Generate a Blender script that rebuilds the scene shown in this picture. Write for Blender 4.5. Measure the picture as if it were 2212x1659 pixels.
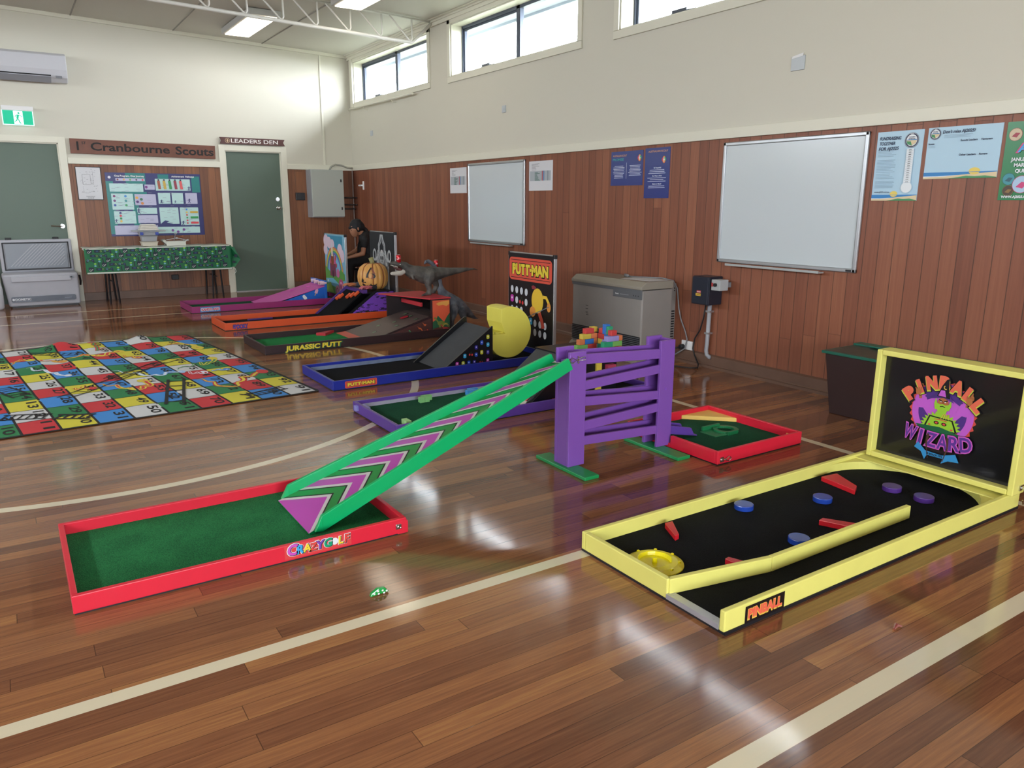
import bpy, bmesh, math, random
from mathutils import Vector, Matrix
import numpy as np
random.seed(7)
R = math.radians
for o in list(bpy.data.objects): bpy.data.objects.remove(o)
scene = bpy.context.scene
COL = scene.collection
# ------------------------------------------------------------------ camera (phone held at 1.33 m)
FOC, YAW, PIT, ROL, HC = 1650.0, .5787, .2330, .0027, 1.33
cy, sy, cp, sp = math.cos(YAW), math.sin(YAW), math.cos(PIT), math.sin(PIT)
dv = np.array([sy*cp, cy*cp, -sp]); rv = np.array([cy, -sy, 0.]); uv = np.cross(rv, dv)
cr, sr = math.cos(ROL), math.sin(ROL)
RV = cr*rv+sr*uv; UV = -sr*rv+cr*uv
MC = np.array([RV, UV, dv])
cam = bpy.data.cameras.new('camera'); camo = bpy.data.objects.new('camera', cam); COL.objects.link(camo)
cam.sensor_width = 36; cam.lens = FOC*36/2212; cam.clip_start = .02
camo.matrix_world = Matrix(((RV[0], UV[0], -dv[0], 0), (RV[1], UV[1], -dv[1], 0), (RV[2], UV[2], -dv[2], HC), (0, 0, 0, 1)))
scene.camera = camo
# ------------------------------------------------------------------ world, light, exposure
w = bpy.data.worlds.new('world'); scene.world = w; w.use_nodes = True
bg = w.node_tree.nodes['Background']; bg.inputs[0].default_value = (.88, .94, 1, 1); bg.inputs[1].default_value = 25.0
scene.view_settings.view_transform = 'Standard'; scene.view_settings.look = 'None'
scene.view_settings.exposure = 0.58; scene.view_settings.gamma = 1; scene.view_settings.use_curve_mapping = False
XS, YB, XL, YR = 4.79, 12.0, -5.2, -5.5
WIN = [(9.31, 11.81), (6.2, 8.7), (3.1, 5.6), (0.0, 2.5), (-3.1, -.6)]      # clerestory windows (y0, y1)
def area_lamp(name, loc, rot, sx, sy_, power, col, portal=False):
    l = bpy.data.lights.new(name, 'AREA'); l.shape = 'RECTANGLE'; l.size = sx; l.size_y = sy_; l.energy = power; l.color = col
    o = bpy.data.objects.new(name, l); COL.objects.link(o); o.location = loc; o.rotation_euler = rot
    if portal: l.cycles.is_portal = True
    return o
for (a, b) in WIN:
    area_lamp('window_portal', (XS+.24, (a+b)/2, 3.115), (0, R(90), 0), .62, b-a, 1, (1, 1, 1), True)
    area_lamp('window_portal', (XL-.24, (a+b)/2, 3.115), (0, R(-90), 0), .62, b-a, 1, (1, 1, 1), True)
for cx in (-2.8, .8): area_lamp('window_portal', (cx, YR-.22, 1.7), (R(90), 0, 0), 2.8, 1.6, 1, (1, 1, 1), True)  # portals of the added rear windows
CEIL_LIGHTS = [(2.95, 10.65), (3.6, 8.35), (-2.2, 10.65), (-2.2, 6.5), (2.95, 2.2), (-2.2, 2.2), (2.95, -2.2), (-2.2, -2.2)]

# ------------------------------------------------------------------ pixel -> place helpers (photo pixels of a 2212 x 1659 frame)
def ray(x, y): return MC.T @ np.array([(x-1106)/FOC, -(y-829.5)/FOC, 1.0])
def fl(x, y, z=0.):
    r = ray(x, y); t = (z-HC)/r[2]; return (r[0]*t, r[1]*t, z)
def wb(x, y, Y=YB):
    r = ray(x, y); t = Y/r[1]; return (r[0]*t, Y, r[2]*t+HC)
def ws(x, y, X=XS):
    r = ray(x, y); t = X/r[0]; return (X, r[1]*t, r[2]*t+HC)
# ------------------------------------------------------------------ materials
def lin(h):
    h = h.lstrip('#'); c = [int(h[i:i+2], 16)/255 for i in (0, 2, 4)]
    return tuple(x/12.92 if x <= .04045 else ((x+.055)/1.055)**2.4 for x in c)+(1,)
_M = {}
def mat(h, rough=.5, metal=0., wear=0., emit=0., spec=.5, bump=0., bscale=60, name=None, trans=0, coat=0):
    key = (h, rough, metal, wear, emit, bump, bscale, trans, coat)
    if key in _M: return _M[key]
    m = bpy.data.materials.new(name or 'paint_'+h.strip('#')); m.use_nodes = True
    nt = m.node_tree; b = nt.nodes['Principled BSDF']; c = lin(h)
    b.inputs['Base Color'].default_value = c; b.inputs['Roughness'].default_value = rough; b.inputs['Metallic'].default_value = metal
    b.inputs['Specular IOR Level'].default_value = spec
    if coat: b.inputs['Coat Weight'].default_value = coat; b.inputs['Coat Roughness'].default_value = .08
    if trans: b.inputs['Transmission Weight'].default_value = trans
    if emit:
        b.inputs['Emission Color'].default_value = c; b.inputs['Emission Strength'].default_value = emit
    if wear or bump:
        tc = nt.nodes.new('ShaderNodeTexCoord'); n = nt.nodes.new('ShaderNodeTexNoise'); n.inputs['Scale'].default_value = bscale; n.inputs['Detail'].default_value = 4
        nt.links.new(tc.outputs['Object'], n.inputs['Vector'])
        if wear:
            n2 = nt.nodes.new('ShaderNodeTexNoise'); n2.inputs['Scale'].default_value = 9; n2.inputs['Detail'].default_value = 6
            nt.links.new(tc.outputs['Object'], n2.inputs['Vector'])
            mx = nt.nodes.new('ShaderNodeMix'); mx.data_type = 'RGBA'
            mx.inputs[6].default_value = tuple(min(1, x*(1+wear)) for x in c[:3])+(1,); mx.inputs[7].default_value = tuple(x*(1-wear) for x in c[:3])+(1,)
            nt.links.new(n2.outputs['Fac'], mx.inputs[0]); nt.links.new(mx.outputs[2], b.inputs['Base Color'])
        if bump:
            bp = nt.nodes.new('ShaderNodeBump'); bp.inputs['Strength'].default_value = bump; bp.inputs['Distance'].default_value = .004
            nt.links.new(n.outputs['Fac'], bp.inputs['Height']); nt.links.new(bp.outputs[0], b.inputs['Normal'])
    _M[key] = m; return m
def nodes_of(name):
    m = bpy.data.materials.new(name); m.use_nodes = True; nt = m.node_tree; b = nt.nodes['Principled BSDF']
    def N(t, **k):
        n = nt.nodes.new('ShaderNode'+t)
        for a, v in k.items(): setattr(n, a, v)
        return n
    def L(a, b_): nt.links.new(a, b_)
    def math_(op, a, b_=None, c=None):
        n = N('Math', operation=op)
        for i, v in enumerate((a, b_, c)):
            if v is None: continue
            if isinstance(v, (int, float)): n.inputs[i].default_value = v
            else: L(v, n.inputs[i])
        return n.outputs[0]
    return m, nt, b, N, L, math_
def boards(name, along, across, width, length, cols, gap=.02, gloss=.3, lines=False, grain=(1.2, 40), bump=.25, gapdark=.35, var=.36, gv=.75):
    """planks: 'along' is the axis the boards run, 'across' the axis they step"""
    m, nt, b, N, L, M = nodes_of(name)
    tc = N('TexCoord'); sx = N('SeparateXYZ'); L(tc.outputs['Object'], sx.inputs[0])
    a, c = sx.outputs[along], sx.outputs[across]
    row = M('DIVIDE', c, width); rid = M('FLOOR', row)
    wn = N('TexWhiteNoise', noise_dimensions='1D'); L(rid, wn.inputs['W'])
    col = M('ADD', M('DIVIDE', a, length), M('MULTIPLY', wn.outputs['Value'], 7.3)); cid = M('FLOOR', col)
    cb = N('CombineXYZ'); L(rid, cb.inputs[0]); L(cid, cb.inputs[1])
    wn2 = N('TexWhiteNoise', noise_dimensions='2D'); L(cb.outputs[0], wn2.inputs['Vector'])
    # grain
    mp = N('CombineXYZ'); L(M('MULTIPLY', a, grain[0]), mp.inputs[0]); L(M('MULTIPLY', c, grain[1]), mp.inputs[1]); L(M('MULTIPLY', wn2.outputs['Value'], 37.), mp.inputs[2])
    gn = N('TexNoise'); gn.inputs['Scale'].default_value = 1.0; gn.inputs['Detail'].default_value = 6; gn.inputs['Roughness'].default_value = .65; L(mp.outputs[0], gn.inputs['Vector'])
    f = M('ADD', M('MULTIPLY', wn2.outputs['Value'], var), M('MULTIPLY', gn.outputs['Fac'], gv)); f = M('ADD', f, .5-.5*var-.5*gv)
    rp = N('ValToRGB'); L(f, rp.inputs[0]); e = rp.color_ramp.elements
    for i, (p, h) in enumerate(cols):
        el = e[i] if i < 2 else e.new(p)
        el.position = p; el.color = lin(h)
    # gaps
    fr = M('FRACT', row); d1 = M('MINIMUM', fr, M('SUBTRACT', 1., fr)); g1 = M('LESS_THAN', d1, gap)
    fc = M('FRACT', col); d2 = M('MINIMUM', fc, M('SUBTRACT', 1., fc)); g2 = M('LESS_THAN', d2, .0012/length)
    g = M('MAXIMUM', g1, g2)
    # scratches / knots darker specks
    kn = N('TexNoise'); kn.inputs['Scale'].default_value = 5.; kn.inputs['Detail'].default_value = 3; L(mp.outputs[0], kn.inputs['Vector'])
    mx = N('Mix', data_type='RGBA'); L(M('MULTIPLY', g, 1-gapdark), mx.inputs[0]); L(rp.outputs[0], mx.inputs[6]); mx.inputs[7].default_value = (.02, .012, .008, 1)
    out = mx.outputs[2]
    if lines:
        x, y = sx.outputs[0], sx.outputs[1]
        def band(v, c0, half): return M('LESS_THAN', M('ABSOLUTE', M('SUBTRACT', v, c0)), half)
        ls = band(y, 2.145, .028)
        for (cc, hh) in ((1.035, .033), (10.02, .022), (10.8, .022)): ls = M('MAXIMUM', ls, band(y, cc, hh))
        ls = M('MULTIPLY', ls, M('LESS_THAN', x, 3.76)); 
        ls = M('MAXIMUM', ls, M('MULTIPLY', band(x, 3.735, .025), M('LESS_THAN', y, 10.82)))
        dx = M('SUBTRACT', x, .40); dy = M('SUBTRACT', y, 6.09)
        rr = M('SQRT', M('ADD', M('MULTIPLY', dx, dx), M('MULTIPLY', dy, dy)))
        ls = M('MAXIMUM', ls, band(rr, 2.285, .028))
        wearn = N('TexNoise'); wearn.inputs['Scale'].default_value = 30; L(tc.outputs['Object'], wearn.inputs['Vector'])
        mx2 = N('Mix', data_type='RGBA'); L(M('MULTIPLY', ls, .93), mx2.inputs[0]); L(out, mx2.inputs[6]); mx2.inputs[7].default_value = lin('#d8ceb2')
        out = mx2.outputs[2]
    L(out, b.inputs['Base Color'])
    if lines:
        rn = N('TexNoise'); rn.inputs['Scale'].default_value = 2.2; rn.inputs['Detail'].default_value = 5; L(tc.outputs['Object'], rn.inputs['Vector'])
        L(M('ADD', M('MULTIPLY', rn.outputs['Fac'], .12), gloss-.06), b.inputs['Roughness'])
    else: b.inputs['Roughness'].default_value = gloss
    bp = N('Bump'); bp.inputs['Strength'].default_value = bump; bp.inputs['Distance'].default_value = .002
    un = N('TexNoise'); un.inputs['Scale'].default_value = 5; L(tc.outputs['Object'], un.inputs['Vector'])
    L(M('SUBTRACT', M('ADD', M('MULTIPLY', gn.outputs['Fac'], .25), M('MULTIPLY', un.outputs['Fac'], .5)), M('MULTIPLY', g, 1.2)), bp.inputs['Height']); L(bp.outputs[0], b.inputs['Normal'])
    return m
def felt(name, h1, h2, scale=260):
    m, nt, b, N, L, M = nodes_of(name)
    tc = N('TexCoord'); n = N('TexNoise'); n.inputs['Scale'].default_value = scale; n.inputs['Detail'].default_value = 3; L(tc.outputs['Object'], n.inputs['Vector'])
    n2 = N('TexNoise'); n2.inputs['Scale'].default_value = 7; n2.inputs['Detail'].default_value = 3; L(tc.outputs['Object'], n2.inputs['Vector'])
    rp = N('ValToRGB'); L(M('ADD', M('MULTIPLY', n.outputs['Fac'], .75), M('MULTIPLY', n2.outputs['Fac'], .25)), rp.inputs[0])
    rp.color_ramp.elements[0].position = .35; rp.color_ramp.elements[1].position = .65
    rp.color_ramp.elements[0].color = lin(h1); rp.color_ramp.elements[1].color = lin(h2)
    L(rp.outputs[0], b.inputs['Base Color']); b.inputs['Roughness'].default_value = .95; b.inputs['Specular IOR Level'].default_value = .15
    bp = N('Bump'); bp.inputs['Strength'].default_value = .7; bp.inputs['Distance'].default_value = .004; L(n.outputs['Fac'], bp.inputs['Height']); L(bp.outputs[0], b.inputs['Normal'])
    return m
FLOORM = boards('floor_boards', 0, 1, .0685, 1.9, [(0, '#4b2c1e'), (.3, '#6a432e'), (.5, '#7f5237'), (.7, '#956440'), (1, '#b98750')], gap=.013, gloss=.09, lines=True, grain=(4.0, 105), bump=.13, var=.46, gv=.7)
TIMB_S = boards('timber_side', 2, 1, .1015, 9, [(0, '#5c3527'), (.35, '#7a4733'), (.65, '#8b553d'), (1, '#a66e4e')], gap=.026, gloss=.42, grain=(1.3, 45), bump=.5, var=.34, gv=.7)
TIMB_B = boards('timber_back', 2, 0, .107, 9, [(0, '#4e2c1e'), (.35, '#6e432c'), (.65, '#8a5838'), (1, '#b07c4c')], gap=.022, gloss=.42, grain=(1.3, 45), bump=.5)
PAINT = mat('#ccc9bb', .55, bump=.06, bscale=90); TRIMP = mat('#d8d6c6', .4); CEILP = mat('#c9c7bd', .6); SKIRT = mat('#6a5042', .45, wear=.2, bscale=20)
ALU = mat('#b8bcc0', .35, .85); CHROME = mat('#c8c8c8', .2, 1.); BLK = mat('#14151a', .5); WHT = mat('#e2e2e2', .4)
GREENFELT = felt('green_felt', '#114a2a', '#2b7f49'); GREENFELT2 = felt('dark_green_felt', '#0f3a28', '#1c5a3e'); LITFELT = felt('bright_green_felt', '#17673a', '#2a8f4c'); BLACKFELT = felt('black_felt', '#08090c', '#15171b')
# ------------------------------------------------------------------ mesh builder
WO = {}
def woff(p): return WO.get(p.name, Vector((0, 0, 0))) if p else Vector((0, 0, 0))
class MB:
    def __init__(s): s.v = []; s.f = []; s.mi = []; s.mats = []; s.cur = 0
    def use(s, m):
        if m not in s.mats: s.mats.append(m)
        s.cur = s.mats.index(m); return s
    def face(s, pts):
        n = len(s.v); s.v += [tuple(p) for p in pts]; s.f.append(tuple(range(n, n+len(pts)))); s.mi.append(s.cur)
    def raw(s, vs, fs):
        n = len(s.v); s.v += [tuple(p) for p in vs]
        for f in fs: s.f.append(tuple(i+n for i in f)); s.mi.append(s.cur)
        return s
    def box(s, x0, x1, y0, y1, z0, z1):
        x0, x1 = sorted((x0, x1)); y0, y1 = sorted((y0, y1)); z0, z1 = sorted((z0, z1))
        vs = [(x, y, z) for z in (z0, z1) for y in (y0, y1) for x in (x0, x1)]
        return s.raw(vs, [(0, 2, 3, 1), (4, 5, 7, 6), (0, 1, 5, 4), (2, 6, 7, 3), (0, 4, 6, 2), (1, 3, 7, 5)])
    def hexa(s, b, t):   # 4 bottom + 4 top points, both counter-clockwise from above
        return s.raw(list(b)+list(t), [(3, 2, 1, 0), (4, 5, 6, 7), (0, 1, 5, 4), (1, 2, 6, 5), (2, 3, 7, 6), (3, 0, 4, 7)])
    def prism(s, poly, a, b, ax='y'):  # poly of 2-D points extruded between a and b on axis ax
        def P(u, v, w): return {'x': (w, u, v), 'y': (u, w, v), 'z': (u, v, w)}[ax]
        n = len(poly); A = [P(u, v, a) for u, v in poly]; B = [P(u, v, b) for u, v in poly]
        ar = sum(poly[i][0]*poly[(i+1) % n][1]-poly[(i+1) % n][0]*poly[i][1] for i in range(n))
        flip = (ar < 0) ^ (ax == 'y') ^ (b < a)
        fs = [tuple(range(n-1, -1, -1)), tuple(range(n, 2*n))]+[(i, (i+1) % n, n+(i+1) % n, n+i) for i in range(n)]
        if flip: fs = [f[::-1] for f in fs]
        return s.raw(A+B, fs)
    def cyl(s, c, r, h, ax='z', n=24, r2=None):
        r2 = r if r2 is None else r2
        A = []; B = []
        for i in range(n):
            t = 2*math.pi*i/n; u, v = math.cos(t), math.sin(t)
            for (L_, rr, w_) in ((A, r, 0), (B, r2, h)):
                L_.append({'z': (c[0]+u*rr, c[1]+v*rr, c[2]+w_), 'y': (c[0]+u*rr, c[1]+w_, c[2]+v*rr), 'x': (c[0]+w_, c[1]+u*rr, c[2]+v*rr)}[ax])
        fs = [tuple(range(n-1, -1, -1)), tuple(range(n, 2*n))]+[(i, (i+1) % n, n+(i+1) % n, n+i) for i in range(n)]
        if ax == 'y': fs = [f[::-1] for f in fs]
        return s.raw(A+B, fs)
    def lathe(s, c, prof, n=24, ribs=0, amp=0.):
        vs = []; fs = []
        for (r, z) in prof:
            for i in range(n):
                t = 2*math.pi*i/n; q = r*(1-amp*abs(math.cos(t*ribs/2))**6) if ribs else r
                vs.append((c[0]+q*math.cos(t), c[1]+q*math.sin(t), c[2]+z))
        for j in range(len(prof)-1):
            for i in range(n): fs.append((j*n+i, j*n+(i+1) % n, (j+1)*n+(i+1) % n, (j+1)*n+i))
        fs.append(tuple(range(n-1, -1, -1))); fs.append(tuple((len(prof)-1)*n+i for i in range(n)))
        return s.raw(vs, fs)
    def tube(s, pts, r, n=10, sq=1.0):
        P = [Vector(p) for p in pts]; k = len(P); rs = r if isinstance(r, (list, tuple)) else [r]*k
        vs = []; fs = []; up = None
        for i in range(k):
            d = (P[min(i+1, k-1)]-P[max(i-1, 0)]).normalized()
            if up is None: up = Vector((0, 0, 1)) if abs(d.z) < .9 else Vector((1, 0, 0))
            x = d.cross(up).normalized(); y = x.cross(d).normalized(); up = y
            for j in range(n):
                t = 2*math.pi*j/n; vs.append(P[i]+x*math.cos(t)*rs[i]*sq+y*math.sin(t)*rs[i])
        for i in range(k-1):
            for j in range(n): fs.append((i*n+j, i*n+(j+1) % n, (i+1)*n+(j+1) % n, (i+1)*n+j))
        fs.append(tuple(range(n-1, -1, -1))); fs.append(tuple((k-1)*n+j for j in range(n)))
        return s.raw(vs, fs)
    def ball(s, c, rx, ry=None, rz=None, n=16):
        ry = ry or rx; rz = rz or rx; k = n//2
        vs = [(c[0], c[1], c[2]-rz)]
        for j in range(1, k):
            a = -math.pi/2+math.pi*j/k
            for i in range(n):
                t = 2*math.pi*i/n; vs.append((c[0]+rx*math.cos(a)*math.cos(t), c[1]+ry*math.cos(a)*math.sin(t), c[2]+rz*math.sin(a)))
        vs.append((c[0], c[1], c[2]+rz)); fs = []
        for i in range(n): fs.append((0, 1+(i+1) % n, 1+i))
        for j in range(k-2):
            for i in range(n): fs.append((1+j*n+i, 1+j*n+(i+1) % n, 1+(j+1)*n+(i+1) % n, 1+(j+1)*n+i))
        e = len(vs)-1; q = 1+(k-2)*n
        for i in range(n): fs.append((q+i, q+(i+1) % n, e))
        return s.raw(vs, fs)
    def build(s, name, m=None, parent=None, bevel=0., smooth=False, label=None, kind=None, remesh=0., seg=2):
        off = woff(parent)
        me = bpy.data.meshes.new(name); me.from_pydata([(v[0]-off.x, v[1]-off.y, v[2]-off.z) for v in s.v], [], s.f)
        if m is not None: me.materials.append(m)
        else:
            for q in s.mats: me.materials.append(q)
            for p, i in zip(me.polygons, s.mi): p.material_index = i
        o = bpy.data.objects.new(name, me); COL.objects.link(o)
        if parent: o.parent = parent
        WO[o.name] = off
        if remesh:
            rm = o.modifiers.new('r', 'REMESH'); rm.mode = 'VOXEL'; rm.voxel_size = remesh; rm.use_smooth_shade = True
            sm = o.modifiers.new('s', 'SMOOTH'); sm.iterations = 6; sm.factor = .6
        elif smooth:
            for p in me.polygons: p.use_smooth = True
            me.update()
        if bevel:
            bv = o.modifiers.new('b', 'BEVEL'); bv.width = bevel; bv.segments = seg; bv.limit_method = 'ANGLE'; bv.angle_limit = R(40)
        if label: o['label'] = label
        if kind: o['kind'] = kind
        return o
def tag(o, label, cat, group=None, kind=None):
    o['label'] = label; o['category'] = cat
    if group: o['group'] = group
    if kind: o['kind'] = kind
    return o
def thing(name, label, cat, loc, group=None):
    o = bpy.data.objects.new(name, None); COL.objects.link(o); o.location = loc; o.empty_display_size = .1
    WO[o.name] = Vector(loc); return tag(o, label, cat, group)
def struct(name, mb, m=None, bevel=0., label=None):
    o = mb.build(name, m, None, bevel); o['kind'] = 'structure'
    if label: o['label'] = label
    return o
# ------------------------------------------------------------------ flat artwork (printing, lettering, painted marks) on a surface
_T = {}
def glyphs(s, bold):
    k = (s, bold)
    if k not in _T:
        cu = bpy.data.curves.new('t', 'FONT'); cu.body = s; cu.size = 1; cu.offset = bold; cu.resolution_u = 3; cu.fill_mode = 'FRONT'
        ob = bpy.data.objects.new('t', cu); me = ob.to_mesh()
        _T[k] = ([tuple(v.co[:2]) for v in me.vertices], [tuple(p.vertices) for p in me.polygons])
        ob.to_mesh_clear(); bpy.data.objects.remove(ob); bpy.data.curves.remove(cu)
    return _T[k]
class Art(MB):
    def __init__(s, fn): super().__init__(); s.fn = fn; s.k = 0
    def layer(s): s.k += 1; return s
    def P(s, u, v): return s.fn(u, v, .0008+.0005*s.k)
    def poly(s, pts, m): s.k += .07; s.use(m); s.face([s.P(*p) for p in pts]); return s
    def rect(s, u0, v0, u1, v1, m, r=0):
        if r:
            pts = []
            for (cx, cy_, a) in ((u1-r, v0+r, -90), (u1-r, v1-r, 0), (u0+r, v1-r, 90), (u0+r, v0+r, 180)):
                for i in range(5): t = R(a+i*22.5); pts.append((cx+r*math.cos(t), cy_+r*math.sin(t)))
            return s.poly(pts, m)
        return s.poly([(u0, v0), (u1, v0), (u1, v1), (u0, v1)], m)
    def oval(s, u, v, a, b, m, n=20): return s.poly([(u+a*math.cos(2*math.pi*i/n), v+b*math.sin(2*math.pi*i/n)) for i in range(n)], m)
    def ring(s, u, v, a, b, t, m, a0=0, a1=360, n=28):
        s.use(m); s.k += .07
        for i in range(n):
            p, q = R(a0+(a1-a0)*i/n), R(a0+(a1-a0)*(i+1)/n)
            s.face([s.P(u+(a-t)*math.cos(p), v+(b-t)*math.sin(p)), s.P(u+a*math.cos(p), v+b*math.sin(p)), s.P(u+a*math.cos(q), v+b*math.sin(q)), s.P(u+(a-t)*math.cos(q), v+(b-t)*math.sin(q))])
        return s
    def line(s, pts, w_, m, taper=None):
        s.use(m); s.k += .07; k = len(pts)
        def nr(i):
            a, b = pts[max(i-1, 0)], pts[min(i+1, k-1)]; dx, dy = b[0]-a[0], b[1]-a[1]; l = math.hypot(dx, dy) or 1; return (-dy/l, dx/l)
        for i in range(k-1):
            n0, n1 = nr(i), nr(i+1); w0 = w_*(taper(i/(k-1)) if taper else 1)/2; w1 = w_*(taper((i+1)/(k-1)) if taper else 1)/2
            a, b = pts[i], pts[i+1]
            s.face([s.P(a[0]-n0[0]*w0, a[1]-n0[1]*w0), s.P(b[0]-n1[0]*w1, b[1]-n1[1]*w1), s.P(b[0]+n1[0]*w1, b[1]+n1[1]*w1), s.P(a[0]+n0[0]*w0, a[1]+n0[1]*w0)])
        return s
    def text(s, t, u, v, h, m, w=None, bold=.02, align='c', rot=0, shear=0, out=None, outb=.05, vtop=None):
        """lettering: capital height h, baseline-left/centre at (u, v), stretched to width w; out = outline material underneath"""
        if out is not None: s.text(t, u, v, h, out, w, bold+outb, align, rot, shear); s.layer()
        vs, fs = glyphs(t, bold); v0, _ = glyphs(t, 0.0)
        if not v0: return s
        x0 = min(p[0] for p in v0); x1 = max(p[0] for p in v0); sv = h/.73; su = (w/(x1-x0)) if w else sv; W_ = (x1-x0)*su
        ca, sa = math.cos(R(rot)), math.sin(R(rot)); s.use(m); n = len(s.v)
        for (a, b) in vs:
            a = (a-x0)*su-(W_/2 if align == 'c' else 0); b = b*sv; a += shear*b
            s.v.append(tuple(s.P(u+a*ca-b*sa, v+a*sa+b*ca)))
        for f in fs: s.f.append(tuple(i+n for i in f)); s.mi.append(s.cur)
        return s
    def lines_of_text(s, u0, u1, v, n, dv_, m, h=.0035, ragged=.3, center=False):
        for i in range(n):
            q = random.uniform(0, ragged)*(u1-u0); a, b = (u0+q/2, u1-q/2) if center else (u0, u1-q)
            s.rect(a, v-i*dv_, b, v-i*dv_+h, m)
        return s
def on_side(X, y0, z0): return lambda u, v, k: (X-k, y0-u, z0+v)          # facing -x, u runs towards the camera
def on_back(Y, x0, z0): return lambda u, v, k: (x0+u, Y-k, z0+v)          # facing -y
def on_top(z, x0, y0): return lambda u, v, k: (x0+u, y0+v, z+k)
def organic(chains, n=14):
    """chains: lists of (x, y, z, r[, rz]) -> overlapping rounded limbs, later fused by a voxel remesh"""
    m = MB()
    for ch in chains:
        P = [Vector(c[:3]) for c in ch]
        for i in range(len(P)-1):
            a, b = P[i], P[i+1]; ra, rb = ch[i][3], ch[i+1][3]; k = max(2, int((b-a).length/(.35*max(min(ra, rb), .004)))+1)
            for j in range(k+(i == len(P)-2)):
                t = j/k; c = a.lerp(b, t); r = ra+(rb-ra)*t
                sa = ch[i][4] if len(ch[i]) > 4 else 1; sb = ch[i+1][4] if len(ch[i+1]) > 4 else 1
                m.ball(c, r, r*(sa+(sb-sa)*t), r, n=10)
    return m
# ================================================================== ROOM
RAILZ = 1.822; CZ = lambda x: 3.525+.034*(XS-max(x, -.2)) if x > -.2 else 3.525+.034*(XS+.2)-.034*(-.2-x)
struct('floor', MB().box(XL-.3, XS+.3, YR-.2, YB+.2, -.1, 0), FLOORM)
# side walls with window openings, plaster above the rail and timber boards below
def side_wall(name, X, out):
    m = MB(); T = .24*out; x1 = X+T
    def slab(y0, y1, z0, z1): m.box(X, x1, y0, y1, z0, z1)
    m.use(TIMB_S); slab(YR-.2, YB+.2, 0, RAILZ)
    m.use(PAINT); slab(YR-.2, YB+.2, RAILZ, 2.82); slab(YR-.2, YB+.2, 3.41, 3.75)
    ys = [YR-.2]+[q for p in sorted(WIN) for q in p]+[YB+.2]
    for i in range(0, len(ys), 2): slab(ys[i], ys[i+1], 2.82, 3.41)
    o = struct(name, m)
side_wall('wall_right', XS, 1); side_wall('wall_left', XL, -1)
D1 = (-.13, .73, 2.075); D2 = (2.83, 3.645, 2.06)    # exit door, leaders' door openings (x0, x1, top)
m = MB().use(TIMB_B)
for a, b in ((XL, D1[0]), (D1[1], D2[0]), (D2[1], XS)): m.box(a, b, YB, YB+.2, 0, RAILZ)
m.use(PAINT)
for a, b in ((XL, D1[0]), (D1[1], D2[0]), (D2[1], XS)): m.box(a, b, YB, YB+.2, RAILZ, 2.2)
m.box(D1[0], D1[1], YB, YB+.2, D1[2], 2.2).box(D2[0], D2[1], YB, YB+.2, D2[2], 2.2)
m.prism([(XL, 2.2), (XS, 2.2), (XS, 3.8), (XL, 3.8)], YB, YB+.2, 'y')
struct('wall_back', m)
m = MB().use(TIMB_B).box(XL, XS, YR-.2, YR, 0, .9)
for a, b in ((XL, -4.2), (-1.4, -.6), (2.2, XS)): m.use(TIMB_B).box(a, b, YR-.2, YR, .9, RAILZ).use(PAINT).box(a, b, YR-.2, YR, RAILZ, 2.5)
m.use(PAINT).box(XL, XS, YR-.2, YR, 2.5, 3.8); struct('wall_rear', m)
xr = -.2
m = MB().use(CEILP).prism([(XL-.2, CZ(XL)), (xr, CZ(xr)), (XS+.2, CZ(XS)-.007), (XS+.2, 3.9), (XL-.2, 3.9)], YR-.2, YB+.2, 'y')
BAT = mat('#8d8b84', .6)
for x in (4.0-.53, 2.27, 1.05, -.2, -1.4, -2.6, -3.8):
    m.use(BAT).hexa([(x-.008, YR, CZ(x)-.006), (x+.008, YR, CZ(x)-.006), (x+.008, YB, CZ(x)-.006), (x-.008, YB, CZ(x)-.006)], [(x-.008, YR, CZ(x)), (x+.008, YR, CZ(x)), (x+.008, YB, CZ(x)), (x-.008, YB, CZ(x))])
struct('ceiling', m)
def slope_strip(y0, y1, dz, x0=xr, x1=XS):
    m = MB()
    for a, b in ((x0, x1), (XL, x0)): m.hexa([(a, y0, CZ(a)-dz), (b, y0, CZ(b)-dz), (b, y1, CZ(b)-dz), (a, y1, CZ(a)-dz)], [(a, y0, CZ(a)), (b, y0, CZ(b)), (b, y1, CZ(b)), (a, y1, CZ(a))])
    return m
struct('trim_1', slope_strip(YB-.035, YB, .045), TRIMP)                          # cornice on the back wall
m = MB().box(XS-.03, XS, YR, YB, 3.455, 3.53).box(XS-.05, XS, YR, YB, 3.495, 3.53).box(XS-.085, XS, YR, YB, 3.515, 3.535); struct('trim_2', m, TRIMP, .004)
struct('trim_3', MB().box(XS-.02, XS, YR, YB, RAILZ-.004, RAILZ+.075), TRIMP, .004)  # rail on the side wall
m = MB()
for a, b in ((D1[1]+.09, D2[0]-.08), (D2[1]+.085, XS-.02), (XL, D1[0]-.09)): m.box(a, b, YB-.02, YB, RAILZ-.004, RAILZ+.075)
struct('trim_4', m, TRIMP, .004)
struct('trim_5', MB().box(4.315, 4.345, YB-.014, YB, RAILZ+.07, 3.5), TRIMP, .003)  # vertical cover strip
struct('trim_6', MB().box(XS-.03, XS, 11.81+.0, 11.9, 2.76, 3.46), TRIMP, .003)
struct('baseboard_right', MB().prism([(XS, 0), (XS-.04, 0), (XS-.04, .012), (XS-.022, .03), (XS-.022, .1), (XS, .11)], YR, YB, 'y').box(XS-.045, XS-.02, YR, YB, 0, .022), SKIRT)
m = MB()
for a, b in ((D1[1]+.09, D2[0]-.08), (D2[1]+.085, XS-.02), (XL, D1[0]-.09)): m.box(a, b, YB-.022, YB, 0, .11)
struct('baseboard_back', m, SKIRT, .003)
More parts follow.
